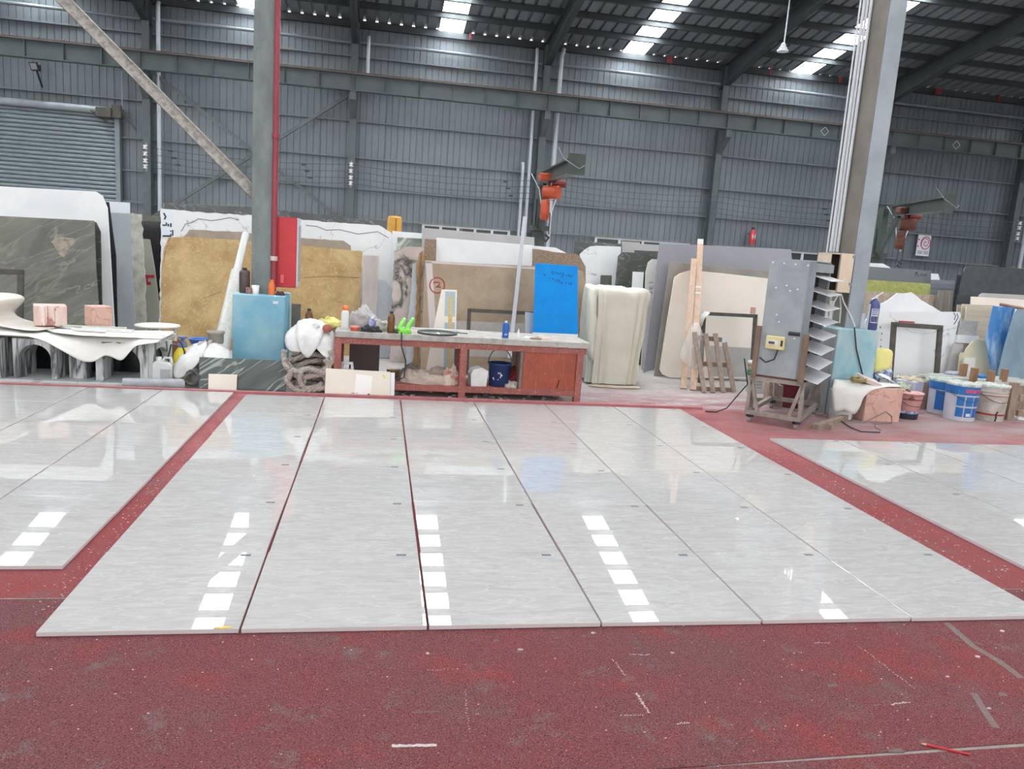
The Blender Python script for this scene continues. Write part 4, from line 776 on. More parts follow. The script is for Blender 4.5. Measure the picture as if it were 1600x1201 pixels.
# yellow sprayer with hose
t = thing('garden_sprayer', 'yellow pressure sprayer with a dark looped hose', 'sprayer', (-2.0, 8.45, 0))
YELP = mat('yellow_plastic', 'd9c73a', 'cdb935', rough=.4, scale=8)
obj('sprayer_tank', MB().lathe([(.085, 0), (.10, .03), (.10, .24), (.085, .32), (.05, .37), (.04, .39)], (-2.0, 8.45, 0), 20), YELP, t)
obj('pump_head', MB().lathe([(.045, .38), (.045, .42), (.02, .43), (.02, .47), (.05, .48), (.05, .495)], (-2.0, 8.45, 0), 14), mat('blue_grey_plastic', '5c6f94', rough=.5), t)
obj('hose', MB().tube([(-2.09, 8.36, .42), (-2.12, 8.35, .28), (-2.10, 8.34, .1), (-2.02, 8.33, .04), (-1.95, 8.33, .16), (-1.955, 8.34, .35), (-1.99, 8.36, .43), (-2.03, 8.38, .47)], .009, 6), BLK, t)
t = thing('blue_bowl', 'blue plastic bowl behind the yellow sprayer', 'bowl', (-1.95, 9.0, .29))
obj('bowl_shell', MB().lathe([(.07, 0), (.075, .01), (.115, .10), (.125, .105), (.118, .11), (.108, .1), (.068, .02), (.001, .015)], (-1.95, 9.0, .30), 22), mat('cobalt_plastic', '2c63b5', rough=.35), t)
single('grey_crate', MB().box((-1.95, 9.0, .15), (.34, .26, .298)), GREYC, 'grey dusty box under the blue bowl', 'box', bevel=.01)
BR = mat('terracotta_tray', 'a07f70', '8c6b5d', rough=.8, scale=9)
t = thing('terracotta_box', 'reddish brown open box between the marble table and the sprayer', 'box', (-2.31, 9.15, 0))
obj('box_body', MB().box2((-2.46, 9.0, 0), (-2.16, 9.3, .25)), BR, t); mb = MB()
for a, b_ in (((-2.46, 9.0, .25), (-2.16, 9.03, .33)), ((-2.46, 9.27, .25), (-2.16, 9.3, .33)), ((-2.46, 9.03, .25), (-2.43, 9.27, .33)), ((-2.19, 9.03, .25), (-2.16, 9.27, .33))): mb.box2(a, b_)
obj('box_rim', mb, BR, t)
# clay pipe on a bundle of paper sacks
single('paper_bundle', heap((-1.76, 8.50, 0), .20, .20, .43, 12, rough=.16), GREYC, 'bundle of crumpled pale sacking left of the blue block', 'sacking')
cloth('sacking_sheet', [[(-1.96, 8.46, .36), (-1.86, 8.46, .44), (-1.74, 8.46, .45)], [(-2.03, 8.30, .27), (-1.88, 8.28, .34), (-1.74, 8.30, .40)], [(-2.05, 8.24, .16), (-1.92, 8.20, .22), (-1.76, 8.22, .31)], [(-2.02, 8.22, .07), (-1.94, 8.18, .10), (-1.80, 8.20, .24)]], CRUM, 'pale sheet hanging to a point over the sacking, beside the yellow sprayer', 'sheet', amp=.03, fs=10, th=.003)
cloth('sacking_sheet', [[(-1.72, 8.50, .44), (-1.62, 8.48, .42), (-1.54, 8.52, .36)], [(-1.76, 8.30, .40), (-1.64, 8.26, .37), (-1.50, 8.30, .31)], [(-1.78, 8.22, .30), (-1.62, 8.18, .30), (-1.42, 8.22, .27)]], CRUM, 'pale sheet spread over the sacking towards the blue block', 'sheet', amp=.03, fs=10, th=.003)
single('clay_pipe', MB().lathe([(.075, 0), (.08, .02), (.08, .10), (.092, .105), (.092, .13), (.075, .13), (.07, .05), (.001, .05)], (-1.70, 8.60, .42), 22), mat('grey_clay', 'a19c93', '8b867e', rough=.8, scale=8), 'short grey clay pipe collar on the sacking', 'pipe collar')
mb = MB()
pt = [(-1.83+.07*math.cos(a*.55), 8.13+.03*math.sin(a*.9), .09+.075*math.sin(a*.55)+.002*a) for a in range(26)]
single('dark_hose', mb.tube(pt, .014, 6), mat('dark_dusty_hose', '55565a', rough=.7), 'coiled dark hose beside the end of the grey pipe', 'hose')

# ------------------------------------------------------------------ rope pile under white sacking
ROPE = mat('dirty_grey_rope', 'b8afa6', '9a9088', rough=.95, scale=30, bump=.3, bscale=120)
def rope_path(seed):
    r = random.Random(seed); P = []
    N = 330
    for i in range(N):
        s_ = i/N; t = s_*2*PI*10.5; lay_ = s_*10.5
        z = .035+.047*lay_*(1-.1*math.sin(lay_)); rad = .225 - .035*math.sin(lay_*1.7) - .03*s_
        P.append(Vector((-.69+rad*math.cos(t)*1.0, 8.40+rad*.78*math.sin(t), z+.05*math.sin(t*1.0+lay_*1.3)*min(1, s_*3)+.02*math.sin(3*t))))
    return P
def rope_mesh(P, R=.027, strands=3, n=6):
    mb = MB()
    for k in range(strands):
        Q_ = []
        for i, p in enumerate(P):
            d = (P[min(i+1, len(P)-1)]-P[max(i-1, 0)]).normalized(); u = d.cross(Vector((0, 0, 1))).normalized(); w = u.cross(d); a = i*.95+2*PI*k/strands
            Q_.append(p+(u*math.cos(a)+w*math.sin(a))*R*.52)
        mb.tube(Q_, R*.6, n)
    return mb
single('rope_coil', rope_mesh(rope_path(2)), ROPE, 'big pile of thick grey rope beside the bench', 'rope', base=(-.69, 8.40, .003))
LOOPS = (('hanging widest down the front of the pile', -.70, .40, .235, .21, 8.13, 2.95, 6.55, .029, 0), ('just below the widest one on the pile', -.71, .31, .215, .13, 8.11, 2.8, 6.7, .029, 1),
         ('lying lowest at the foot of the pile', -.70, .14, .205, .10, 8.08, 2.6, 9.0, .027, 2), ('twisted in the middle of the pile foot', -.66, .17, .12, .10, 8.07, .4, 5.9, .027, 3), ('curling at the left of the pile foot', -.80, .16, .085, .09, 8.06, 1.0, 6.6, .025, 4))
for lab, cx_, cz_, rx_, rz_, y_, a0_, a1_, R_, sd_ in LOOPS:
    P_ = [Vector((cx_+rx_*math.cos(t)+.012*math.cos(3*t+sd_), y_-.035*math.sin(t*.7+sd_)*-1, max(cz_+rz_*math.sin(t)+.008*math.sin(4*t), .032))) for t in [a0_+(a1_-a0_)*k/54 for k in range(55)]]
    single('rope_loop', rope_mesh(P_, R=R_), ROPE, 'thick grey rope loop ' + lab, 'rope')
single('white_sack', heap((-.68, 8.40, .57), .17, .17, .155, 21, rough=.35), CRUM, 'crumpled white sacking heaped on the rope pile', 'sacking', base=(-.68, 8.40, .57))
FL = (('left', [[(-.86, 8.42, .66), (-.78, 8.36, .735), (-.69, 8.36, .745)], [(-.90, 8.26, .60), (-.80, 8.22, .665), (-.71, 8.22, .68)], [(-.89, 8.16, .47), (-.81, 8.12, .53), (-.73, 8.13, .545)], [(-.86, 8.12, .43), (-.82, 8.09, .44), (-.77, 8.10, .42)]]),
      ('middle', [[(-.80, 8.40, .73), (-.69, 8.36, .755), (-.58, 8.38, .73)], [(-.79, 8.21, .665), (-.69, 8.18, .685), (-.60, 8.21, .66)], [(-.78, 8.11, .52), (-.69, 8.085, .545), (-.62, 8.11, .53)], [(-.76, 8.09, .44), (-.705, 8.065, .36), (-.66, 8.09, .41)]]),
      ('right', [[(-.67, 8.40, .73), (-.58, 8.38, .72), (-.49, 8.42, .65)], [(-.64, 8.22, .655), (-.55, 8.20, .64), (-.46, 8.25, .57)], [(-.62, 8.12, .52), (-.53, 8.11, .50), (-.46, 8.15, .45)], [(-.58, 8.09, .45), (-.50, 8.09, .355), (-.465, 8.13, .42)]]))
for k, (nm, rows_) in enumerate(FL):
    mid_ = sum(p[0] for r_ in rows_ for p in r_)/12; rows_ = [[(mid_+(p[0]-mid_)*(1.5 if n_ < 3 else 1.1), p[1]-.004*k, p[2]) for p in r_] for n_, r_ in enumerate(rows_)]
    cloth('sack_flap', rows_, CRUM, 'white sack flap hanging to a point at the %s of the rope pile' % nm, 'sacking', amp=.045, fs=13, th=.003, sub=2)
single('brick_piece', MB().lathe([(.04, 0), (.05, .02), (.045, .06), (.02, .075)], (-.52, 8.25, .64), 10), mat('brick_red', 'a8604f', '94503f', rough=.8, scale=12), 'brick-red lump on the white sacking beside the bench', 'lump')
bottle('brown_bottle', (-.74, 8.62, .60), [(.04, 0), (.042, .01), (.042, .17), (.03, .20), (.018, .215)], AMB, 'brown bottle standing behind the white sacking', 'bottle', [(.02, .215), (.02, .24)], BLK)
mb = heap((-.52, 8.55, .66), .14, .09, .075, 8, rough=.35); single('yellow_glove', mb, mat('pale_yellow_cloth', 'e0d98a', 'cfc778', rough=.8, scale=9), 'pale yellow cloth left of the white bottle on the bench end', 'cloth')
single('support_crate', MB().box2((-.86, 8.62, 0), (-.44, 8.98, .60)), mat('dark_crate', '5d5650', '494440', rough=.9, scale=6), 'dark box behind the rope pile', 'box')
single('support_ledge', MB().box2((-.60, 8.47, .61), (-.43, 8.61, .655)), WOODG, 'short timber ledge at the bench end under the yellow cloth', 'timber')

single('grey_channel', MB().box((-.93, 9.15, .42), (.10, .06, .84)), mat('dusty_grey_channel', '7c7a74', '66645f', rough=.7, scale=8), 'dusty grey steel channel standing right of the left blue block', 'channel')
# ------------------------------------------------------------------ work bench
bench = thing('work_bench', 'long red steel work bench with a dusty concrete top', 'bench', (.93, 8.4, 0))
BX0, BX1, BY0, BY1 = -.43, 2.28, 8.06, 8.76
top = MB().prism(jag([(BX0, BY0), (BX1, BY0), (BX1, BY1), (BX0, BY1)], .006, .09, random.Random(3), False), .612, .675, (Vector((0, 0, 0)), Vector((1, 0, 0)), Vector((0, 1, 0)), Vector((0, 0, 1))))
obj('bench_top', top, CONC, bench, bevel=.004)
obj('apron_rail', MB().box2((BX0+.03, BY0+.03, .545), (BX1-.03, BY0+.09, .612)), REDF, bench); obj('apron_rail', MB().box2((BX0+.03, BY1-.09, .545), (BX1-.03, BY1-.03, .612)), REDF, bench)
for x in (-.40, .91, 2.19):
    for y in (BY0+.065, BY1-.065): obj('leg', MB().box((x, y, .304), (.075, .075, .607)), REDF, bench, bevel=.004)
obj('shelf', MB().box2((-.36, BY0+.05, .105), (2.15, BY1-.05, .135)), REDF, bench)
obj('shelf_rail', MB().box2((-.36, BY0+.03, .075), (2.15, BY0+.05, .14)), REDF, bench)
obj('cupboard_panel', MB().box2((1.565, BY0+.045, .14), (2.15, BY0+.065, .545)), REDB, bench)
obj('cupboard_side', MB().box2((1.53, BY0+.05, .14), (1.562, BY1-.1, .545)), mat('dusty_brown_side', '8d7a72', '776660', rough=.8, scale=7), bench)
obj('panel_scar', MB().box((1.965, BY0+.0435, .205), (.012, .003, .09), M=Matrix.Rotation(.22, 3, 'Y')), mat('dark_scar', '4d2a22', rough=.9), bench)
TZ = .676
def on(px_xy): return (px_xy[0], px_xy[1], TZ)
t = bottle('white_bottle', on((-.345, 8.30)), [(.036, 0), (.040, .01), (.040, .16), (.034, .185), (.018, .20)], WHP, 'white bottle with an orange cap at the left end of the bench', 'bottle', [(.022, .195), (.03, .21), (.03, .235), (.012, .245)], ORG)
bagm = mat('clear_polythene_bag', 'd3d4d4', rough=.25, alpha=.55, bump=.5, bscale=25)
t = tagit(obj('plastic_bag', heap((-.15, 8.42, TZ), .15, .13, .22, 31, rough=.22), bagm, base=(-.15, 8.42, TZ)), 'cloudy plastic bag slumped on the bench by the white bottle', 'bag', kind='thing')
single('bag_contents', heap((-.17, 8.42, TZ), .11, .08, .15, 5), mat('pink_grey_contents', 'b58f86', '7d7575', rough=.8, scale=14), 'pinkish lumps seen inside the cloudy plastic bag', 'lumps')
t = thing('round_tin', 'flat orange-red tin in front of the plastic bag', 'tin', on((-.235, 8.16))); obj('tin_body', MB().lathe([(.047, 0), (.047, .035)], on((-.235, 8.16)), 18), mat('orange_red_tin', 'bf4f38', rough=.4), t); obj('lid', MB().lathe([(.05, .035), (.05, .048)], on((-.235, 8.16)), 18), mat('pale_orange_lid', 'dd8d78', rough=.4), t)
t = thing('printed_bottle', 'blue and white printed bottle on the bench beside the plastic bag', 'bottle', on((-.06, 8.22))); obj('bottle_body', MB().lathe([(.035, 0), (.035, .11), (.02, .13)], on((-.06, 8.22)), 16), mat('blue_printed_plastic', '3b4c98', 'b0b7d6', rough=.4, scale=16), t); obj('cap', MB().lathe([(.02, .13), (.018, .15)], on((-.06, 8.22)), 12), WHP, t)
single('black_rag', heap(on((-.08, 8.13)), .11, .05, .05, 14, rough=.4), mat('black_rag', '44444a', '2f2f33', rough=.9, scale=10), 'black rag lying before the printed bottle on the bench', 'rag')
single('grey_rag', heap(on((.04, 8.27)), .09, .08, .10, 15, rough=.4), GREYC, 'grey rag heaped left of the brown glass bottle', 'rag')
bottle('brown_bottle', on((.135, 8.12)), [(.034, 0), (.038, .01), (.038, .16), (.030, .19), (.016, .205), (.016, .215)], AMB, 'tall brown glass bottle beside the green power tools', 'bottle', [(.019, .205), (.019, .225)], BLK)
GRN = mat('lime_green_plastic', '76c83c', '63b634', rough=.4, scale=6)
def grinder(loc, rz, lab, tl):
    t = thing('hand_grinder', lab, 'power tool', loc, rz); M = Matrix.Translation(loc) @ Matrix.Rotation(rz, 4, 'Z') @ Matrix.Rotation(math.radians(tl), 4, 'Y')
    mb = MB().tube([(0, 0, .03), (.05, 0, .03), (.15, 0, .03), (.17, 0, .03)], [.026, .030, .024, .018], 12).xf(M); obj('tool_body', mb, GRN, t)
    mb = MB().lathe([(.03, -.005), (.034, .02), (.03, .045)], (-.01, 0, .005), 14).xf(M); obj('tool_head', mb, mat('dark_tool_head', '3d4a3a', rough=.5), t)
    mb = MB().tube([(.17, 0, .03), (.19, 0, .03)], .02, 10).xf(M); obj('end_cap', mb, mat('pale_green_cap', 'a9d98c', rough=.5), t); return t
grinder(on((.215, 8.14)), 1.1, 'left lime green hand grinder on the bench, tilted upward', -38)
t = grinder(on((.30, 8.18)), 1.0, 'right lime green hand grinder on the bench beside its twin', -40)
single('grinder_casing', heap(on((.27, 8.115)), .075, .045, .055, 9, rough=.3), GRN, 'green tool casing in front of the two grinders', 'power tool')
single('tool_cable', MB().tube([(.245, 8.09, .70), (.245, 8.04, .66), (.25, 8.03, .55), (.30, 8.03, .40), (.29, 8.04, .22), (.22, 8.06, .19), (.15, 8.10, .26)], .0075, 6), BLK, 'thin dark cable drooping from the green grinders over the bench edge', 'cable')
t = thing('glass_disc', 'round glass cutting disc lying on the bench', 'disc', on((.63, 8.26)))
obj('disc_plate', MB().lathe([(.001, .004), (.20, .004), (.20, .012), (.001, .012)], on((.63, 8.26)), 36), mat('grey_green_glass', '9fa8a2', '868f8a', rough=.1, scale=8), t)
obj('disc_rim', MB().tube([(.63+.205*math.cos(a*PI/18), 8.26+.205*math.sin(a*PI/18), TZ+.011) for a in range(37)], .011, 6), mat('black_disc_rim', '3c4040', rough=.5), t)
single('white_strip', MB().box((.62, 8.60, TZ+.009), (.95, .04, .017), rz=-.02), WHP, 'long white strip lying along the back of the bench', 'strip')
single('white_strip', MB().box((.94, 8.45, TZ+.005), (.09, .03, .009), rz=.2), WHP, 'short white scrap strip right of the glass disc', 'strip')
single('steel_trowel', MB().box((.90, 8.40, TZ+.005), (.16, .012, .009), rz=-.5), DKFR, 'thin dark metal blade right of the glass disc', 'tool')
t = thing('spray_can', 'blue spray can standing on the bench below the pole', 'can', on((1.355, 8.16))); cx_ = on((1.355, 8.16))
obj('can_body', MB().lathe([(.034, 0), (.036, .005), (.036, .15), (.028, .165)], cx_, 18), mat('royal_blue_tin', '2258a8', rough=.35), t); obj('nozzle', MB().lathe([(.014, .165), (.014, .185)], cx_, 10), WHP, t); obj('can_rim', MB().lathe([(.0365, .0), (.0365, .006)], cx_, 18), PIPEG, t)
fr = (Vector((cx_[0], cx_[1]-.037, cx_[2])), Vector((1, 0, 0)), Vector((0, 0, 1)), Vector((0, 1, 0)))
obj('can_print', MB().ribbon([(-.016, .035), (-.004, .05), (.004, .035), (.016, .05)], .008, fr, 0), WHP, t)
bottle('glue_bottle', on((1.495, 8.15)), [(.022, 0), (.024, .05), (.014, .065), (.006, .095), (.004, .11)], WHP, 'small white pointed glue bottle right of the blue spray can', 'bottle')
for k, (x, y, s_) in enumerate(((1.62, 8.2, .06), (1.70, 8.18, .07), (1.80, 8.2, .08))):
    single('paper_scrap', heap(on((x, y)), s_, s_*.6, .02, 40+k, n=12, rings=4, rough=.5), [CRUM, mat('brown_paper', '8d7b6b', rough=.9), mat('pinkish_paper', 'd0b3a8', rough=.9)][k], ['white', 'brown', 'pinkish'][k] + ' crumpled paper scrap on the right half of the bench', 'scrap')
# shelf contents
SZ = .136
single('sacking_heap', heap((.60, 8.30, SZ), .30, .16, .13, 51, rough=.3), mat('beige_sacking', 'cbbdb0', 'b5a599', rough=.9, scale=6, bump=.3, bscale=20), 'heap of beige sacking on the bench shelf, left of the middle leg', 'sacking')
single('printed_sack', heap((.79, 8.24, SZ+.0), .10, .09, .16, 52, rough=.35), mat('beige_sack_with_red_print', 'cdbcb0', 'b26f66', rough=.9, scale=9, lo=.5, hi=.62), 'rolled beige sack with red print, against the middle bench leg', 'sack')
t = thing('cut_jug', 'white cut-open plastic jug on the bench shelf left of the navy bucket', 'jug', (1.10, 8.22, SZ))
mb = MB(); o_ = [(-.085, 0), (.085, 0), (.095, .17), (.02, .205), (-.07, .185), (-.095, .13)]; fr = frame((1.10, 8.16, SZ), 0, 8); mb.prism(o_, 0, .004, fr); mb.prism(o_, .14, .144, fr); mb.prism([(-.085, 0), (-.08, 0), (-.09, .13), (-.095, .13)], .004, .14, fr); mb.prism([(.08, 0), (.085, 0), (.095, .17), (.09, .17)], .004, .14, fr); obj('jug_shell', mb, WHP, t)
t = thing('navy_bucket', 'navy blue bucket with swirling white print on the bench shelf', 'bucket', (1.335, 8.27, SZ))
NAVY = mat('navy_plastic', '233a68', '1f3560', rough=.4, scale=5)
obj('bucket_shell', MB().lathe([(.105, 0), (.11, .005), (.125, .235), (.132, .24), (.132, .255), (.122, .255), (.105, .02), (.001, .018)], (1.335, 8.27, SZ), 26), NAVY, t)
obj('handle', MB().tube([(1.335-.13*math.cos(a*PI/12), 8.27+.03*math.sin(a*PI/12), SZ+.24+.17*math.sin(a*PI/12)) for a in range(13)], .005, 6), WIRE, t)
def on_cyl(c, r0, r1, h, pts, w, m, parent, name, off=.0025):   # strokes wrapped round a tapered vessel: (angle from its face towards the aisle, z)
    mb = MB(); vs = []; face = math.degrees(math.atan2(-c[0], c[1]))
    for a, z in pts:
        rr = r0+(r1-r0)*z/h+off; th_ = math.radians(a+face)-PI/2; vs.append((th_, z, rr))
    V_ = []
    for i, (th_, z, rr) in enumerate(vs):
        p, q = vs[max(i-1, 0)], vs[min(i+1, len(vs)-1)]; du = (q[0]-p[0])*rr; dz = q[1]-p[1]; L_ = math.hypot(du, dz) or 1; nu, nz = -dz/L_*w/2, du/L_*w/2
        for sg_ in (1, -1): V_.append((c[0]+rr*math.cos(th_+sg_*nu/rr), c[1]+rr*math.sin(th_+sg_*nu/rr), c[2]+z+sg_*nz))
    mb.add(V_, [(2*i, 2*i+1, 2*i+3, 2*i+2) for i in range(len(vs)-1)]); return obj(name, mb, m, parent)
bc = (1.335, 8.27, SZ)
on_cyl(bc, .105, .125, .235, [(-35, .10), (-25, .075), (-8, .085), (4, .11), (14, .14)], .018, WHP, t, 'white_print')
on_cyl(bc, .105, .125, .235, [(-8, .155), (8, .155)], .022, mat('grey_print', '9ea5b0', rough=.6), t, 'white_print')
on_cyl(bc, .105, .125, .235, [(-40, .05), (-28, .058), (-18, .045), (-4, .055), (8, .04), (22, .055), (34, .045)], .007, WHP, t, 'white_print')
on_cyl(bc, .105, .125, .235, [(-2, .035), (-6, .025), (0, .015), (5, .025), (-1, .035)], .006, WHP, t, 'white_print')
on_cyl(bc, .105, .125, .235, [(22, .035), (17, .025), (22, .015), (28, .025), (22, .036)], .006, WHP, t, 'white_print')
single('red_bag', heap((1.49, 8.36, SZ), .10, .10, .15, 61, rough=.3), mat('dark_red_cloth', '8e2f31', '702427', rough=.8, scale=9), 'dark red bag on the shelf between the navy bucket and the cupboard', 'bag')
single('grey_scrap', heap((1.46, 8.18, SZ), .09, .06, .06, 62, rough=.4), GREYC, 'grey scrap of cloth before the dark red bag', 'cloth')
# rubble under and behind the bench
rub = random.Random(11); mb = MB()
for k in range(90):
    x = rub.uniform(-.3, 2.1); y = rub.uniform(8.13, 8.7); s_ = rub.uniform(.012, .035); mb.box((x, y, s_*.35), (s_*rub.uniform(1, 2.4), s_*rub.uniform(.8, 1.5), s_*.7), rz=rub.uniform(0, 3))
o = single('stone_rubble', mb, CONC, 'small stone rubble on the floor under the bench', 'rubble', kind='stuff')
t = thing('jug_behind_board', 'white jug handle peeping over the ivory boards', 'jug', (-.30, 8.22, 0)); t.name = 'small_jug'
jm = MB().box((-.30, 8.22, .13), (.13, .09, .26)); obj('jug_body', jm, WHP, t, bevel=.02); obj('jug_handle', MB().tube([(-.355, 8.2, .25), (-.36, 8.2, .325), (-.255, 8.2, .325), (-.25, 8.2, .25)], .02, 8), WHP, t)
single('cardboard_box', MB().box((.21, 8.62, .17), (.16, .12, .07), rz=.3), mat('brown_card', '8a6f4b', '6e5638', rough=.9, scale=8), 'flattened brown box on the shelf far back under the bench', 'box')
single('grey_scrap', heap((.38, 8.5, SZ), .12, .1, .13, 71, rough=.4), mat('dark_grey_cloth', '8a8884', '73716e', rough=.9, scale=8), 'grey cloth lump far back on the shelf beside the flattened box', 'cloth')
single('dark_board', MB().box((-.14, 8.93, .3), (.34, .02, .6)), mat('dark_brown_board', '5f5553', rough=.7), 'dark brown board standing under the left end of the bench', 'board')
# long grey pole, steel frames
single('grey_pole', MB().bar((1.623, 9.35, 0.288), (1.911, 10.55, 2.07), .05, .03), mat('grey_aluminium_bar', 'a2a2a6', rough=.45, metal=.3), 'long grey metal bar leaning behind the blue spray can', 'bar')
def uframe(label, y, lean, yaw, spec, m=DKFR, w=.045, d=.045):
    o, le, ya, outs = spec; fr = frame((o[0], o[1], .003), le, ya); t = thing('support_stand', label, 'frame', (o[0], o[1], 0), math.radians(ya))
    nm = ['leg', 'top_bar', 'leg', 'bottom_bar']
    for i in range(len(outs)-1):
        a, b_ = outs[i], outs[i+1]; dx, dy = b_[0]-a[0], b_[1]-a[1]; L_ = math.hypot(dx, dy); px_, py_ = -dy/L_*w/2, dx/L_*w/2
        e = .0 if i % 2 == 0 else w/2; ex, ey = dx/L_*e, dy/L_*e
        obj(nm[i], MB().prism([(a[0]-ex+px_, a[1]-ey+py_), (b_[0]+ex+px_, b_[1]+ey+py_), (b_[0]+ex-px_, b_[1]+ey-py_), (a[0]-ex-px_, a[1]-ey-py_)], -d, -.0005, fr), m, t)
    return t, fr
uframe('dark steel frame behind the bench, left of the blue slab', 0, 7, 0, ((1.132, 9.75, 0), 7, 0, [(0.012, 0), (0.012, 0.822), (0.833, 0.825), (0.833, 0)]))
uframe('dark steel frame propped on the green-grey slab at the far left', 0, 7, 0, ((-4.427, 9.9, 0), 7, 0, [(-0.053, 0), (-0.053, 0.96), (0.263, 0.965), (0.263, 0)]), w=.06)
t, fr = uframe('dark steel frame leaning on the cream slab behind the grey pallet', 0, 7, 0, ((4.324, 9.85, 0), 7, 0, [(0.05, 0), (0.05, 0.945), (0.804, 0.95), (0.804, 0)]))
obj('wood_block', MB().box((5.076, 9.93, 1.023), (.055, .05, .09)), WOODP, t)
uframe('dark steel frame leaning on the holed white slab', 0, 7, 0, ((6.74, 9.25, 0), 7, 0, [(0.087, 0), (0.087, 0.985), (0.787, 0.977), (0.787, 0)]), w=.06)
cloth('white_rag', [[(4.314, 9.95, 0.919), (4.359, 9.92, 0.985), (4.473, 9.9, 0.967)], [(4.27, 9.85, 0.856), (4.292, 9.8, 0.88), (4.351, 9.8, 0.917)], [(4.287, 9.82, 0.756), (4.304, 9.8, 0.776), (4.312, 9.8, 0.863)]], CRUM, 'white rag hanging on the corner of the frame against the cream slab', 'rag', sub=1, amp=.03, fs=9)
# wooden posts, plastic film and slatted pallet before the cream slab
single('wooden_post', MB().bar((3.92, 9.30, .001), (4.247, 10.18, 1.662), .075, .05), WOODP, 'shorter of the two pine posts leaning on the cream slab', 'post')
t = thing('wooden_post', 'taller pine post with a pale top leaning on the cream slab', 'post', (4.02, 9.22, 0))
pe = Vector((4.381, 10.35, 1.932)); p0_ = Vector((4.02, 9.22, .001))
obj('post_shaft', MB().bar(p0_, pe, .075, .05), WOODP, t); obj('pale_end', MB().bar(p0_+(pe-p0_)*.965, p0_+(pe-p0_)*1.0005, .077, .052), mat('pale_painted_end', 'd5d2cd', rough=.7), t)
for k in (.27, .62, .66): obj('tape_band', MB().bar(p0_+(pe-p0_)*k, p0_+(pe-p0_)*(k+.008), .077, .052), FILM, t)
clear = mat('clear_crinkled_film', 'e3e5e4', rough=.2, alpha=.26, bump=.6, bscale=14)
cloth('plastic_film', [[(4.071, 9.62, 0.801), (4.104, 9.55, 0.877), (4.2, 9.58, 0.778)], [(3.927, 9.5, 0.537), (4.039, 9.4, 0.589), (4.214, 9.46, 0.598)], [(3.872, 9.45, 0.373), (4.027, 9.36, 0.393), (4.201, 9.42, 0.408)], [(3.949, 9.36, 0.305), (4.054, 9.3, 0.252), (4.179, 9.38, 0.227)]], clear, 'clear plastic film crumpled round the pine posts', 'film', amp=.06, fs=7, th=.002)
t = thing('slat_pallet', 'grey-brown slatted wooden pallet leaning beside the pine posts', 'pallet', (4.38, 9.2, 0))
for (a, b_) in (((4.058, 9.46, 0.725), (4.09, 9.021, 0)), ((4.214, 9.46, 0.716), (4.217, 9.045, 0)), ((4.347, 9.46, 0.722), (4.38, 9.097, 0)), ((4.471, 9.42, 0.615), (4.562, 9.175, 0))):
    a, b_ = Vector(a), Vector(b_); b_.z = .012; obj('slat', MB().bar(b_, a, .06, .02, up=(0, -1, .3)), WOODG, t)
for (a, b_) in (((4.127, 9.5, 0.656), (4.496, 9.5, 0.64)), ((4.132, 9.36, 0.33), (4.523, 9.36, 0.33)), ((4.055, 9.22, 0.023), (4.584, 9.22, 0.026))):
    obj('cross_rail', MB().bar(a, b_, .03, .06), WOODG, t)
obj('paper_tag', MB().box((4.459, 9.42, 0.64), (.05, .004, .08)), LBL, t)
# covered stack
tarp = []; hs = [1.225, 1.235, 1.15, .9, .62, .35, .02]
for i, z in enumerate(hs):
    f_ = max(0, (1.2-z)/1.2); row = []
    for k in range(120):
        a = 2*PI*k/120; ca, sa = math.cos(a), math.sin(a); e = .42 if i else .42
        sx = .385*(1-.17*f_) * (.72 if i == 0 else 1); sy = .33*(1-.12*f_) * (.7 if i == 0 else 1)
        x = math.copysign(abs(ca)**e, ca)*sx; y = math.copysign(abs(sa)**e, sa)*sy; fold = 1+(.05*math.sin(a*9+i*.25+.6*math.sin(a*2))+.04*math.sin(a*17+1+i*.15)+.03*math.sin(a*29-i*.2))*min(1, i*.35)*(.8+.6*f_)
        row.append((2.985+.025*(1-f_)+x*fold, 9.62+y*fold, z+(.02*math.sin(a*5) if i < 2 else 0)))
    tarp.append(row)
mb = MB(); vs = [p for r in tarp for p in r]; n_ = 120
mb.add(vs, [(i*n_+k, (i+1)*n_+k, (i+1)*n_+(k+1) % n_, i*n_+(k+1) % n_) for i in range(len(hs)-1) for k in range(n_)], True); mb.add(tarp[0], [tuple(range(n_))], True)
t = thing('covered_stack', 'tall stack wrapped in a pale yellow tarpaulin right of the bench', 'covered stack', (2.985, 9.62, 0))
TARP = mat('pale_yellow_tarpaulin', 'dad8c8', 'cfcdbc', rough=.4, scale=3, bump=.45, bscale=7)
o = obj('tarpaulin', mb, TARP, t); s_ = o.modifiers.new('s', 'SUBSURF'); s_.levels = 1; s_.render_levels = 1
tx = bpy.data.textures.new('tarp_creases', 'CLOUDS'); tx.noise_scale = .16; tx.noise_depth = 2; d_ = o.modifiers.new('creases', 'DISPLACE'); d_.texture = tx; d_.strength = .06; d_.mid_level = .5
cloth('tarp_fold', [[(2.581, 9.45, 1.218), (2.624, 9.4, 1.24), (2.69, 9.4, 1.243)], [(2.558, 9.42, 1.01), (2.579, 9.28, 0.999), (2.677, 9.34, 1.015)], [(2.598, 9.42, 0.648), (2.632, 9.3, 0.648), (2.722, 9.36, 0.661)], [(2.637, 9.4, 0.325), (2.677, 9.32, 0.298), (2.728, 9.36, 0.319)]], TARP, '', '', parent=t, amp=.04, fs=9)
cloth('hem', [[(2.62, 9.24, .03), (2.85, 9.18, .035), (3.1, 9.16, .03), (3.32, 9.22, .03)], [(2.58, 9.18, .006), (2.85, 9.12, .006), (3.1, 9.10, .006), (3.33, 9.17, .006)]], mat('dirty_tarp_hem', '9e8f7c', 'b9ab96', rough=.8, scale=8), '', '', parent=t, amp=.02, fs=12)

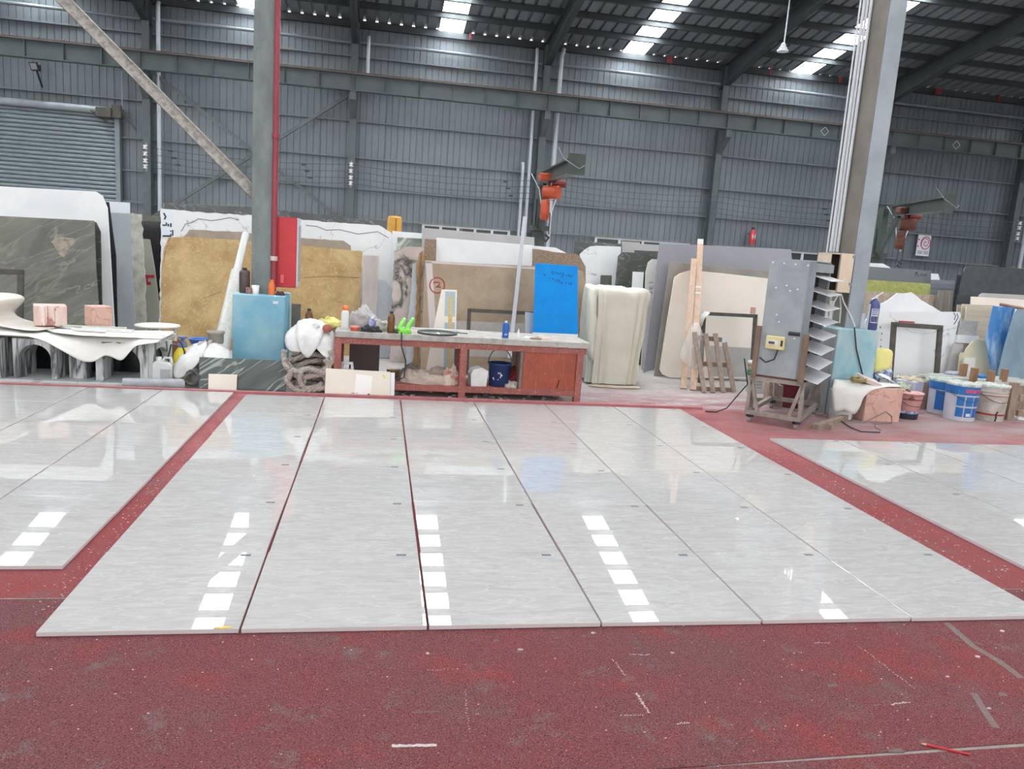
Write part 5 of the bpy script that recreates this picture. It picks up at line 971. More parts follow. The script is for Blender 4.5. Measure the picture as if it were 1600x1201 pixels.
# ------------------------------------------------------------------ marble furniture at the left
single('floor_slab', MB().box2((-4.6, 8.12, 0), (-2.30, 8.92, .035)), mat('pale_marble_plinth', 'd3d5d6', 'bfc3c6', rough=.5, scale=3, vein='a5a9ac', vscale=2, vwidth=.02), 'pale marble slab lying flat under the marble table', 'slab', bevel=.004)
def arch(label, o, yaw, w, h, leg, rad, depth, m=MARW):
    fr = frame(o, 0, yaw); t = thing('marble_arch', label, 'pedestal', o, math.radians(yaw))
    out = [(0, 0), (leg, 0), (leg, h-leg-rad*.0-.12)]; cx_ = w/2; r = w/2-leg; zc = h-.055-r
    out = [(0, 0), (leg, 0), (leg, max(zc, .02))] + [(cx_-r*math.cos(PI*k/12), max(zc, .02)+r*math.sin(PI*k/12)) for k in range(1, 12)] + [(w-leg, max(zc, .02)), (w-leg, 0), (w, 0), (w, h), (0, h)]
    obj('arch_block', MB().prism(out, 0, depth, fr), m, t, bevel=.004); return t
arch('front marble arch standing at the left under the draped table', (-3.53, 8.22, .036), 0, .40, .395, .055, 0, .40)
arch('marble arch at the right under the draped table', (-2.78, 8.24, .036), 2, .49, .395, .075, 0, .34)
arch('marble arch turned sideways at the right end of the draped table', (-2.27, 8.26, .002), 66, .34, .43, .05, 0, .09)
single('marble_support', MB().box2((-3.78, 8.18, .036), (-3.60, 8.50, .43)), MARW, 'plain marble block leg at the far left under the draped table', 'pedestal', bevel=.006)
single('marble_drum', MB().lathe([(.105, 0), (.105, .39)], (-2.975, 8.40, .036), 28), MARW, 'round marble drum between the two arches under the draped table', 'pedestal')
single('shade_backing', MB().box2((-4.5, 8.80, 0.036), (-2.30, 8.83, .43)), BLKS, 'black sheet added behind the marble arches as the shade inside them', 'slab')  # dark sheet standing in for the shade within the arches
single('table_slab', MB().box2((-4.6, 8.30, .436), (-2.17, 8.9, .462)), mat('pale_table_top', 'cfcdc8', rough=.5), 'pale slab top of the marble table mostly under white cloth', 'tabletop')
rows = []
edge = [(-4.5, .44), (-3.75, .465), (-3.45, .468), (-3.25, .45), (-3.08, .365), (-2.93, .28), (-2.84, .238), (-2.745, .236), (-2.67, .325), (-2.58, .285), (-2.50, .245), (-2.43, .35), (-2.36, .43), (-2.27, .45), (-2.16, .465)]
for j, (y, f_) in enumerate(((8.88, 0), (8.6, 0), (8.33, 0), (8.24, .25), (8.17, .65), (8.13, 1))):
    rows.append([(x, y + (.03*math.sin(x*9) if j > 2 else 0), (.476+(.012*math.sin(x*5+j))) if j < 3 else .478+(z-.478)*f_) for x, z in edge])
cloth('white_sheet', rows, CLW, 'white leatherette sheet draped over the marble table', 'sheet', amp=.018, fs=6, th=.005)
curl = []
for (y, dx) in ((8.95, .05), (8.7, .0), (8.45, -.03)):
    curl.append([(-4.5+dx, y, .72), (-4.1+dx, y, .80), (-3.82+dx, y, .81), (-3.73+dx, y, .76), (-3.80+dx, y, .68), (-3.88+dx, y, .61), (-3.80+dx, y-.05, .55), (-3.6+dx, y-.12, .515), (-3.3+dx, y-.22, .50)])
cloth('curled_sheet', curl, mat('translucent_white_sheet', 'dcd8d0', 'd2cec5', rough=.35, scale=3), 'white sheet end rolled up in an s curve at the far left', 'sheet', th=.005)
cloth('upper_sheet', [[(-3.35, 8.62, .492), (-2.95, 8.6, .496), (-2.55, 8.62, .494), (-2.22, 8.62, .492)], [(-3.30, 8.36, .500), (-2.95, 8.33, .505), (-2.6, 8.36, .498), (-2.14, 8.38, .49)], [(-2.95, 8.20, .485), (-2.75, 8.20, .488), (-2.5, 8.22, .485), (-2.12, 8.26, .478)]], CLW, 'second white sheet lying over the draped one at its right end', 'sheet', amp=.02, fs=8, th=.004)
for (x0_, x1_, y_, lab) in ((-3.0, -2.5, 8.55, 'rear white edging strip on the draped table'), (-3.05, -2.72, 8.42, 'front white edging strip on the draped table')):
    single('edging_strip', MB().bar((x0_, y_, .525), (x1_, y_-.03, .521), .045, .018), WHP, lab, 'strip')
def block(label, o, rz, w, d, h, ms):
    t = thing('marble_block', label, 'block', o, rz); M = Matrix.Translation(o) @ Matrix.Rotation(rz, 4, 'Z')
    obj('block_body', MB().box((0, 0, h/2), (w, d, h)).xf(M), ms[0], t, bevel=.004)
    obj('side_face', MB().box((w/2+.0012, 0, h/2), (.002, d*.97, h*.96)).xf(M), ms[1], t); return t
DKPINK = mat('dark_streaked_pink_marble', '9b7a72', 'b59a90', rough=.4, scale=6, stretch=(3, 3, .5), vein='5e4a48', vscale=3, vwidth=.04)
block('pink and white streaked marble block on the draped table, the left one', (-3.37, 8.72, .522), math.radians(24), .29, .26, .205, (PINKW, DKPINK))
block('rose pink marble block with pale edge on the draped table', (-2.94, 8.83, .522), math.radians(40), .20, .20, .21, (PINKM, PINKM))
single('green_strip', MB().bar((-3.2, 8.62, .528), (-2.62, 8.68, .526), .06, .012), mat('pale_green_strip', 'c3cbbb', 'b2bba8', rough=.6, scale=9), 'pale green strip lying beneath the rose pink block', 'strip')
t = thing('round_table_top', 'round white table top on a thin leg behind the draped table', 'table', (-2.51, 9.45, 0))
obj('disc_top', MB().lathe([(.001, 0), (.24, 0), (.245, .01), (.24, .022), (.001, .022)], (-2.51, 9.45, .465), 36), mat('white_stone_disc', 'd9d7d3', rough=.4), t); obj('leg', MB().tube([(-2.33, 9.47, 0), (-2.33, 9.47, .465)], .02, 8), WHP, t); obj('leg', MB().tube([(-2.63, 9.55, 0), (-2.63, 9.55, .465)], .02, 8), WHP, t); obj('leg', MB().tube([(-2.56, 9.32, 0), (-2.56, 9.32, .465)], .02, 8), WHP, t)

# ------------------------------------------------------------------ louvred fan cabinet on its castor trolley
YC = math.radians(40); E2 = Vector((math.sin(YC), math.cos(YC), 0)); E1 = Vector((-math.cos(YC), math.sin(YC), 0)); B0 = Vector((4.244, 7.06, 0))
def cp(a, b_, z): return B0 + E1*a + E2*b_ + Vector((0, 0, z))
cart = thing('louvre_cabinet', 'tall grey sheet metal cabinet with slanting white louvres on a castor trolley', 'cabinet', tuple(cp(.25, .5, 0)), 0)
ZB, ZT = .50, 1.70; WA, LB = .47, .98; s0 = .03
FRM = mat('bare_dusty_steel_frame', '9b938a', '857d75', rough=.6, scale=12)
mb = MB()
def cbox(a0, a1, b0, b1, z0, z1):
    m_ = MB(); vs = [cp(a, b_, z) for a in (a0, a1) for b_ in (b0, b1) for z in (z0, z1)]
    return m_.add(vs, [(0, 1, 3, 2), (4, 6, 7, 5), (0, 4, 5, 1), (2, 3, 7, 6), (0, 2, 6, 4), (1, 5, 7, 3)])
obj('front_panel', cbox(s0, WA, .0, .012, ZB+.02, ZT), GALV, cart)
obj('far_panel', cbox(s0, WA, LB-.012, LB, ZB+.02, ZT), GALV, cart)
obj('back_panel', cbox(WA-.012, WA, .012, LB-.012, ZB+.02, ZT), mat('dark_inner_sheet', '5b5a58', '4a4947', rough=.7, scale=8), cart)
obj('top_panel', cbox(s0, WA, 0, LB, ZT, ZT+.012), GALV, cart); obj('bottom_panel', cbox(s0, WA, 0, LB, ZB, ZB+.02), RUST, cart)
obj('top_hood', cbox(s0-.035, s0, .012, LB, ZT-.10, ZT-.01), GALV, cart)
obj('corner_strip', cbox(s0-.012, s0+.05, -.006, .0, ZB+.02, ZT), PIPEG, cart)
obj('edge_post', cbox(s0-.01, s0+.012, .0, .03, ZB, ZT), GALV, cart); obj('edge_post', cbox(s0-.01, s0+.012, LB-.03, LB, ZB, ZT), GALV, cart)
LOUV = mat('white_louvre_blade', 'dedfe2', 'd2d3d7', rough=.4, scale=4)
for k in range(8):
    z = ZT-.16-k*.147; vs = [cp(s0+.09, .035, z+.05), cp(s0+.09, LB-.035, z+.05), cp(s0-.16, LB-.035, z-.015), cp(s0-.16, .035, z-.015)]
    m_ = MB().add(vs+[v+Vector((0, 0, -.006)) for v in vs], [(0, 1, 2, 3), (7, 6, 5, 4), (0, 4, 5, 1), (1, 5, 6, 2), (2, 6, 7, 3), (3, 7, 4, 0)]); obj('louvre', m_, LOUV, cart)
for a, z in ((.28, 1.45), (.24, 1.40), (.17, 1.42), (.38, 1.42), (.34, 1.15), (.31, 1.08), (.14, .93), (.10, 1.66), (.22, 1.665), (.33, 1.668), (.44, 1.67)):
    obj('rivet', MB().tube([cp(a, -.004, z), cp(a, .0, z)], .009, 8), WHP, cart)
obj('shade_filler', cbox(s0+.10, WA-.02, .03, LB-.03, ZB+.03, ZT-.02), mat('dark_shade_filler', '35332f', '282623', rough=.8, scale=8), cart)  # solid dark box added as the shade between the louvres
ct = obj('control_box', cbox(.22, .405, -.06, 0, .80, .935), mat('cream_plastic_box', 'dccf9f', 'd2c490', rough=.45, scale=6), cart, bevel=.008)
obj('display', cbox(.285, .385, -.064, -.0601, .845, .895), mat('pale_switch_panel', 'd9dad6', rough=.4), ct)
for a in (.365, .35, .335, .32): obj('switch', cbox(a-.005, a+.006, -.068, -.0641, .855, .88), BLK, ct)
obj('switch', cbox(.235, .255, -.064, -.0601, .84, .90), BLK, ct)
obj('grip_slot', MB().tube([cp(.09, -.003, .975), cp(.20, -.003, .975)], .019, 8), BLK, cart)
obj('power_cable', MB().tube([cp(.28, -.03, .80), cp(.30, -.05, .70), cp(.38, -.05, .66), cp(.45, -.03, .70)], .008, 6), BLK, cart)
WOODD = mat('brown_timber_upright', '85705f', '6f5c4e', rough=.8, scale=8, stretch=(4, 4, .6))
obj('timber_upright', cbox(-.005, .055, -.04, -.007, ZB-.02, .98), WOODD, cart); obj('timber_upright', cbox(WA+.0, WA+.05, -.03, .01, ZB-.02, 1.02), WOODD, cart)
trol = thing('castor_trolley', 'bare steel castor trolley carrying the louvred cabinet', 'trolley', tuple(cp(.25, .6, 0)), 0)
def tb(a, b_, w=.04): obj('frame_bar', MB().bar(a, b_, w, w), FRM, trol)
LT = 1.14; zt, zl = ZB-.022, .115
for b_ in (.0, LB): tb(cp(-.005, b_, zt), cp(.52, b_, zt))
for a in (.0, .51): tb(cp(a, 0, zt), cp(a, LB, zt)); tb(cp(a, 0, zl), cp(a, LT, zl), .045)
for b_ in (.0, LT): tb(cp(-.02, b_, zl), cp(.53, b_, zl), .045)
for (a, b0_, b1_) in ((0, 0, 0), (.51, 0, 0), (0, LB, LT), (.51, LB, LT)):
    sg_ = 1 if a == 0 else -1
    tb(cp(a, b0_, zt), cp(a+sg_*.10, b1_, zl), .035); tb(cp(a, b0_, zt), cp(a-sg_*.01, b1_, zl), .035)
    if b0_ == 0: tb(cp(a, 0, zt), cp(a, .16, zl), .03)
for a in (.02, .49):
    for b_ in (.03, LT-.03):
        c_ = cp(a, b_, 0); w_ = obj('castor', MB().tube([c_+E1*-.016+Vector((0, 0, .034)), c_+E1*.016+Vector((0, 0, .034))], .034, 14), mat('grey_rubber_wheel', '8f8a86', rough=.7), trol)
        obj('castor_fork', MB().box(tuple(c_+Vector((0, 0, .078))), (.06, .06, .035)), BLK, w_)
single('floor_cable', MB().tube([(3.802, 7.5, 0.658), (3.873, 7.5, 0.387), (3.83, 7.6, .25), (3.78, 7.72, .08), (3.7, 7.8, .015), (3.58, 7.82, .015)], .007, 6), BLK, 'dark cable hanging from the louvred cabinet onto the red floor', 'cable')
# machine parts lying under the trolley
single('wood_crate', MB().box2((4.634, 8.3, 0), (4.921, 8.55, .26)), WOODG, 'grey wooden crate on the floor behind the castor trolley', 'crate', bevel=.005)
single('maroon_bin', MB().lathe([(.11, 0), (.13, .30), (.135, .31), (.12, .31), (.1, .02), (.001, .02)], (4.86, 8.35, 0), 20), mat('maroon_plastic', '6e2430', rough=.5), 'maroon bin behind the castor trolley', 'bin')
single('timber_offcut', MB().bar((4.45, 8.55, .03), (4.95, 8.60, .03), .06, .055), WOODG, 'timber offcut on the floor behind the castor trolley', 'timber')

# ------------------------------------------------------------------ drums and buckets
def drum(name, c, r0, r1, h, m, label, cat='drum', lid=True, lidm=None, hoop=True, handle=True):
    t = thing(name, label, cat, c)
    if lid: obj('drum_body', MB().lathe([(r0, 0), (r0, .012), (r0+(r1-r0)*.96, h*.96)], c, 28), m, t)
    else: obj('drum_body', MB().lathe([(r0, 0), (r1, h), (r1-.008, h), (r0-.006, .02), (.001, .02)], c, 28), m, t)
    if hoop:
        for f_ in (.72, .80): rr = r0+(r1-r0)*f_+.004; obj('hoop', MB().lathe([(rr-.003, h*f_), (rr, h*f_+.005), (rr, h*f_+.009), (rr-.003, h*f_+.014)], c, 28), m, t)
    if lid: obj('lid', MB().lathe([(r1+.006, h*.94), (r1+.008, h), (r1-.005, h+.004), (r1-.012, h-.008), (.001, h-.008)], c, 28), lidm or m, t)
    else: obj('rim', MB().lathe([(r1, h-.012), (r1+.009, h-.01), (r1+.009, h+.004), (r1-.004, h+.005)], c, 28), lidm or m, t)
    if handle: obj('wire_handle', MB().tube([(c[0]-r1*1.02*math.cos(a*PI/14), c[1]-r1*.95*math.sin(a*PI/14)-.01, c[2]+h*.80-h*.26*math.sin(a*PI/14)) for a in range(15)], .003, 5), WIRE, t)
    return t
def wrap(c, r0, r1, h, a0, a1, z0, z1, m, t, name, off=.003, n=10):
    mb = MB(); vs = []; face = math.degrees(math.atan2(-c[0], c[1]))
    for z in (z0, z1):
        for k in range(n+1):
            th_ = math.radians(a0+(a1-a0)*k/n+face)-PI/2; rr = r0+(r1-r0)*z/h+off; vs.append((c[0]+rr*math.cos(th_), c[1]+rr*math.sin(th_), c[2]+z))
    mb.add(vs, [(k, k+1, n+1+k+1, n+1+k) for k in range(n)], True); return obj(name, mb, m, t)
BL = mat('drum_blue_print', '2a76c0', '2469b0', rough=.4, scale=4); DW = mat('drum_white_enamel', 'c9cad6', 'bfc0cd', rough=.4, scale=4); DD = mat('dirty_white_drum', 'c9c4bb', 'a39d93', rough=.7, scale=7, detail=8); MAG = mat('magenta_print', 'b03a62', 'c9608a', rough=.5, scale=30)
SPL = mat('paint_splashed_lid', 'd0d3cd', '8b928a', rough=.6, scale=20)
c = (6.88, 8.31, .001); t = drum('paint_drum', c, .15, .165, .42, DW, 'rear blue and white paint drum with one solid blue panel', lidm=mat('green_grey_lid', '7d9183', 'c2c8c0', rough=.6, scale=14))
wrap(c, .15, .165, .42, -100, 100, .30, .405, BL, t, 'blue_band', .006); wrap(c, .15, .165, .42, -28, 75, .05, .285, BL, t, 'blue_panel', .004)
on_cyl(c, .15, .165, .42, [(20, .345), (30, .352), (48, .345), (60, .35)], .035, MAG, t, 'red_oval', .0085); wrap(c, .15, .165, .42, 25, 62, .12, .13, mat('pale_blue_line', '8bb8e6', rough=.5), t, 'print_line', .0055)
c = (6.82, 7.93, .001); t = drum('paint_drum', c, .165, .18, .44, DW, 'front blue and white paint drum printed with six blue window panels', lidm=SPL)
wrap(c, .165, .18, .44, -100, 100, .315, .425, BL, t, 'blue_band', .006); on_cyl(c, .165, .18, .44, [(10, .36), (22, .366), (40, .362), (58, .366), (70, .36)], .04, MAG, t, 'red_oval', .0085)
for a0 in (-14, 17, 48):
    for z0 in (.055, .185): wrap(c, .165, .18, .44, a0, a0+26, z0, z0+.11, BL, t, 'blue_panel', .004, 5)
wrap(c, .165, .18, .44, 24, 40, .065, .10, WHP, t, 'print_block', .0055, 4)
c = (7.26, 7.98, .001); t = drum('paint_drum', c, .165, .18, .43, DD, 'dirty white paint drum with a red stripe beside the blue drums', lidm=SPL)
wrap(c, .165, .18, .43, -110, 110, .075, .095, mat('red_stripe', 'a92d35', rough=.5), t, 'red_stripe', .004, 16); wrap(c, .165, .18, .43, -110, 110, .305, .312, mat('red_stripe', 'a92d35', rough=.5), t, 'red_stripe', .004, 16); on_cyl(c, .165, .18, .43, [(32, .13), (27, .09), (30, .05), (27, .01)], .018, BLK, t, 'black_drip', .006)
c = (4.92, 9.28, .001); t = drum('paint_pail', c, .125, .14, .40, mat('white_worn_pail', 'c6c4bf', 'a8a6a1', rough=.6, scale=8), 'small white pail with a green label behind the louvred cabinet', 'pail', lidm=mat('pale_paint_lid', 'd3d2ce', 'b3b1ad', rough=.6, scale=18))
wrap(c, .125, .14, .40, -90, 90, .22, .29, mat('bottle_green_label', '2f7a5c', rough=.5), t, 'green_label'); wrap(c, .125, .14, .40, -90, 90, .325, .365, mat('brown_paint_drips', '7f6a55', 'a89a86', rough=.7, scale=24), t, 'brown_band'); wrap(c, .125, .14, .40, -50, 20, .258, .266, WHP, t, 'label_line', .0045)
for z in (.15, .11, .07): wrap(c, .125, .14, .40, -45, 30, z, z+.012, mat('grey_small_print', '8d8f8e', rough=.6), t, 'print_line')
c = (6.08, 7.87, .001); PKB = mat('dusty_rose_plastic', 'b57f7c', 'a87270', rough=.5, scale=6); t = drum('rose_bucket', c, .115, .15, .31, PKB, 'dusty rose bucket with a navy base band beside the pink marble block', 'bucket', lid=False, lidm=mat('pale_rose_rim', 'd09c98', rough=.5), hoop=False)
wrap(c, .115, .15, .31, -110, 110, .01, .075, mat('dark_navy_band', '252c3e', rough=.5), t, 'navy_band', .004, 16); wrap(c, .115, .15, .31, -110, 110, .075, .105, mat('blue_print_band', '3b5590', 'c4cbe0', rough=.5, scale=24), t, 'print_band', .004, 16); wrap(c, .115, .15, .31, -110, 110, .235, .25, mat('dark_rose_band', '8a4a4a', rough=.5), t, 'rim_band', .004, 16)
obj('dark_paste', heap((6.08, 7.87, .25), .12, .12, .06, 5, rough=.4), mat('dark_brown_paste', '6b5350', '4c3f3d', rough=.8, scale=14), t)
t = thing('lavender_drum', 'pale lavender square tin left of the blue drums', 'tin', (6.47, 8.35, 0)); obj('tin_body', MB().box((6.47, 8.40, .19), (.24, .24, .378), rz=.5), mat('pale_lavender_tin', 'b6b6c8', rough=.45), t, bevel=.012); obj('lid', heap((6.47, 8.40, .379), .14, .13, .03, 6, rough=.5), mat('dry_glue_crust', 'b8a88a', 'cfc6b0', rough=.8, scale=16), t)
single('green_film_bag', heap((6.25, 8.25, .18), .12, .1, .17, 17, rough=.4), mat('greenish_polythene', 'b9c9a2', 'dfe3d3', rough=.3, scale=7, alpha=.8, bump=.4), 'crumpled greenish plastic bag by the lavender tin', 'bag')
single('grey_crate', MB().box2((6.12, 8.12, 0), (6.36, 8.38, .18)), GREYC, 'grey box beneath the greenish plastic bag', 'box', bevel=.008)

# ------------------------------------------------------------------ pink block under white cloth, by the turquoise pedestal
t = block('pink veined marble block standing on the floor under a white cloth', (5.585, 7.74, .001), math.radians(-2), .43, .26, .39, (PINKM, DKPINK))
obj('pale_left_face', MB().box((-.2162, 0, .195), (.002, .25, .385)).xf(Matrix.Translation((5.585, 7.74, .001)) @ Matrix.Rotation(math.radians(-2), 4, 'Z')), mat('pale_pink_face', 'd9b8ac', rough=.4), t)
cl0 = [[(5.08, 7.86, .43), (5.25, 7.88, .42), (5.45, 7.87, .415), (5.70, 7.87, .412), (5.85, 7.86, .41)],
       [(5.02, 7.72, .42), (5.20, 7.74, .425), (5.45, 7.70, .418), (5.68, 7.68, .414), (5.80, 7.66, .41)],
       [(4.95, 7.66, .36), (5.10, 7.62, .40), (5.34, 7.59, .416), (5.60, 7.60, .412), (5.84, 7.62, .408)],
       [(4.96, 7.62, .22), (5.08, 7.57, .28), (5.22, 7.54, .26), (5.31, 7.56, .36), (5.33, 7.60, .40)],
       [(4.98, 7.60, .06), (5.08, 7.55, .18), (5.19, 7.52, .04), (5.28, 7.55, .26), (5.31, 7.6, .38)]]
cloth('white_cloth', cl0, CLW, 'white cloth draped over the left of the pink marble block', 'cloth', amp=.02, fs=7)
cloth('stiff_sheet', [[(5.62, 7.92, .50), (5.75, 7.85, .47), (5.84, 7.78, .42)], [(5.80, 7.95, .52), (5.87, 7.86, .42), (5.88, 7.78, .32)], [(5.86, 7.90, .40), (5.905, 7.83, .25), (5.905, 7.74, .16)], [(5.86, 7.86, .25), (5.89, 7.80, .12), (5.885, 7.71, .05)]], WHP, 'stiff white sheet curving down the right of the pink block', 'sheet', th=.006)
single('white_tub', MB().lathe([(.12, 0), (.135, .31), (.14, .32), (.125, .32), (.11, .02), (.001, .02)], (5.17, 7.76, .001), 20), CLW, 'white tub standing under the cloth left of the pink block', 'tub')
t = thing('tile_piece', 'thick pale tile lying tilted on the white cloth over the pink block', 'tile', (5.416, 7.68, 0.414))
tp = Vector((5.415, 7.7, 0.454)); RM = Matrix.Rotation(math.radians(17), 3, 'Y') @ Matrix.Rotation(math.radians(14), 3, 'X')
obj('tile_body', MB().box(tuple(tp), (.24, .16, .045), M=RM), mat('pinkish_white_tile', 'd6c3bf', rough=.4), t, bevel=.003)
pt = [(5.27+.085*math.cos(a*.7), 7.66+.05*math.sin(a*.7), .435+.0022*a+.006*math.sin(a*2)) for a in range(24)]
single('yellow_rope', MB().tube(pt, .012, 6), mat('yellowed_rope', 'a89a5e', '8c8053', rough=.9, scale=20), 'small coil of yellowish rope on the white cloth', 'rope')
cloth('yellow_cloth', [[(5.795, 8.22, 0.755), (5.846, 8.19, 0.776), (5.938, 8.2, 0.772), (6.04, 8.22, 0.751)], [(5.8, 8.21, 0.68), (5.84, 8.16, 0.689), (5.946, 8.19, 0.681), (6.039, 8.2, 0.676)], [(5.801, 8.2, 0.581), (5.839, 8.15, 0.598), (5.944, 8.18, 0.598), (6.029, 8.19, 0.593)], [(5.796, 8.19, 0.467), (5.83, 8.14, 0.508), (5.933, 8.17, 0.523), (6.024, 8.18, 0.525)]], mat('lemon_yellow_cloth', 'ece59a', 'e2da86', rough=.7, scale=4), 'lemon yellow cloth hanging right of the turquoise pedestal', 'cloth', amp=.02, fs=9, th=.003, sub=1)
single('powder_sack', heap((6.054, 8.36, .0), .13, .12, .62, 33, rough=.10, rings=12), mat('blue_red_printed_sack', '4f6fae', 'd9dce2', rough=.5, scale=9, lo=.45, hi=.55, spots='a8435c', sscale=14, sw=.22), 'printed blue and white sack under the lemon yellow cloth', 'sack')
single('white_pipe_end', MB().tube([(5.79, 7.95, 0.402), (5.956, 8.15, 0.403)], .055, 16, caps=False).tube([(5.79, 7.95, 0.402), (5.956, 8.15, 0.403)], .046, 16), WHP, 'short white pipe lying behind the tilted tile', 'pipe')
single('timber_beam', MB().bar((4.481, 7.118, 0.03), (5.38, 7.834, 0.035), .07, .06), WOODG, 'rough timber beam on the floor left of the pink block', 'timber', bevel=.004)
single('wood_chock', MB().box((4.669, 7.14, 0.03), (.05, .05, .06), rz=.4), WOODG, 'small wood chock beside the rough timber beam', 'chock')
single('floor_cable', MB().tube([(5.04, 7.56, 0.02), (4.941, 7.195, 0.018), (4.947, 7.026, 0.018), (5.157, 7.022, 0.018)], .006, 6), BLK, 'dark cable trailing across the floor before the pink block', 'cable')
single('floor_cable', MB().tube([(5.008, 7.436, 0.012), (5.299, 7.504, 0.012), (5.44, 7.5, 0.089), (5.54, 7.5, 0.143), (5.619, 7.5, 0.095), (5.645, 7.517, 0.012), (5.406, 7.456, 0.012), (5.27, 7.259, 0.012), (5.249, 7.141, 0.012)], .007, 6), mat('grey_cable', '7d7770', rough=.7), 'grey cable looping up against the front of the pink block', 'cable')
# extinguisher on the pedestal, box on the pillar
t = thing('fire_extinguisher', 'indigo fire extinguisher standing on the turquoise pedestal', 'extinguisher', (5.53, 7.955, 1.0))
ec = (5.53, 7.955, 1.001); obj('cylinder', MB().lathe([(.055, 0), (.06, .008), (.06, .28), (.045, .32), (.02, .335), (.02, .355)], ec, 20), mat('indigo_enamel', '4d568f', '434b82', rough=.35, scale=4), t)
obj('valve_head', MB().box((5.53, 7.955, 1.365), (.035, .03, .03)).bar((5.53, 7.95, 1.375), (5.60, 7.93, 1.43), .018, .01).bar((5.53, 7.95, 1.365), (5.46, 7.93, 1.345), .016, .01), mat('white_valve', 'd8d9da', rough=.4), t)
wrap(ec, .06, .06, 1, -20, 55, .08, .24, mat('white_label_frame', 'cfd2de', rough=.5), t, 'label'); wrap(ec, .06, .06, 1, -14, 49, .09, .155, mat('dark_label_print', '2f3a5f', '596391', rough=.5, scale=30), t, 'label_print', .0045); 
for z in (.17, .19, .21, .225): wrap(ec, .06, .06, 1, -12, 44, z, z+.009, mat('indigo_print', '5d669c', rough=.5), t, 'label_print', .0045, 4)
wrap(ec, .06, .06, 1, -75, -35, .0, .29, WHP, t, 'pale_stripe', .003, 5)
single('white_post', MB().box((5.455, 8.02, 1.09), (.04, .03, .17)), WHP, 'short white plastic piece left of the indigo extinguisher', 'bracket')
t = thing('switch_box', 'open beige switch box on the side of the pale pillar', 'box', (5.091, 8, 1.392))
BEI = mat('beige_enamel', 'd8c8b4', 'cdbca7', rough=.5, scale=6); ZL, ZH = 1.396, 1.83
XL, XM, XR = 4.951, 5.07, 5.227
obj('box_door', MB().box2((XM, 8.0, ZL), (XR, 8.02, ZH)), BEI, t); obj('box_top', MB().box2((XL, 8.02, ZH-.015), (XR, 8.3, ZH)), BEI, t); obj('box_back', MB().box2((XL, 8.285, ZL), (XR, 8.3, ZH)), mat('dark_box_inside', '4b443d', '3a342f', rough=.8, scale=9), t); obj('box_floor', MB().box2((XL, 8.02, ZL), (XR, 8.3, ZL+.015)), BEI, t); obj('box_side', MB().box2((XL, 8.02, ZL), (XL+.012, 8.285, ZH)), BEI, t)
for k in range(3): obj('breaker', MB().box((XL+.08, 8.26, ZL+.09+k*.11), (.08, .05, .07)), mat('grey_breaker', '8b8a80', rough=.5), t)
obj('hinge', MB().box((XR-.01, 7.995, ZH-.03), (.02, .02, .03)), PIPEG, t); obj('hinge', MB().box((XR-.01, 7.995, ZL+.1), (.02, .02, .03)), PIPEG, t)
for k, (pa) in enumerate(([(5.177, 8.12, 1.382), (5.111, 8.12, 1.232), (5.112, 8.12, 1.071)], [(5.188, 8.1, 1.384), (5.223, 8.08, 1.286), (5.305, 8.02, 1.127), (5.33, 7.96, 1.025)], [(5.198, 8.14, 1.382), (5.238, 8.14, 1.223), (5.25, 8.14, 1.039)])):
    single('white_cable', MB().tube(pa, .009, 6), PVC, ['left white cable under the beige switch box', 'white cable slanting over the corner of the turquoise pedestal', 'middle white cable dropping from the beige switch box'][k], 'cable')
single('white_socket', MB().box((5.16, 8.25, 1.05), (.09, .06, .1)), PVC, 'white socket block on the turquoise pedestal under the switch box', 'socket', bevel=.006)
single('pale_pipe', MB().tube([(5.29, 8.35, 0.997), (5.272, 8.35, 1.283)], .035, 10), PVC, 'short pale pipe standing behind the louvred cabinet on the pedestal', 'pipe')

# ------------------------------------------------------------------ timber rack with white profiles at the right edge
rack = thing('timber_rack', 'weathered timber rack at the right edge of the picture', 'rack', (7.75, 8.15, 0))
obj('post', MB().box((7.546, 7.98, 0.269)[:2]+(.23,), (.09, .07, .46)), WOODG, rack)
obj('rail', MB().box((8.0, 8.02, .27), (.62, .04, .075)), WOODG, rack); obj('rail', MB().box((8.0, 8.02, .085), (.62, .04, .07)), WOODG, rack)
obj('brace', MB().bar((7.42, 8.12, .35), (7.66, 8.05, .16), .05, .08), WOODG, rack); obj('foot_rail', MB().bar((7.42, 8.1, .05), (7.66, 8.03, .05), .05, .06), WOODG, rack)
for k, (px_, lab) in enumerate((((7.483, 8.75, 0.426), 'first'), ((7.431, 8.5, 0.425), 'second'), ((7.497, 8.3, 0.422), 'third'), ((7.91, 8.55, 0.435), 'fourth'))):
    obj('stake', MB().box((px_[0], px_[1], .26), (.07, .06, .52+(.10 if k == 0 else .06))), mat('brown_timber_stake', 'a07e62', '8a6b52', rough=.8, scale=9, stretch=(4, 4, .5)), rack)
prf = random.Random(5)
for k in range(9):
    lv = k % 3; z = .357+.020*lv; bank = k//3; y = 8.56+.15*bank+.02*lv; x0_ = 6.62+prf.uniform(0, .30)+.1*bank; x1_ = 8.4
    single('white_profile', MB().bar((x0_, y, z), (x1_, y-.06, z), .06, .018), mat('chalky_white_profile', 'c9cdc8', 'b3b7b1', rough=.6, scale=9) if k % 3 else mat('greenish_grey_profile', 'a9b2ad', rough=.5),
           'white stone strip behind the paint drums, %s layer of the %s bank' % (('bottom', 'middle', 'top')[lv], ('front', 'middle', 'rear')[bank]), 'strip', 'strips stacked behind the paint drums')
single('grey_box', MB().box((7.44, 8.85, .40), (.20, .14, .09)), mat('lavender_grey_plastic', 'a2a3b6', rough=.5), 'lavender grey box lying on the stacked strips', 'box', bevel=.02)
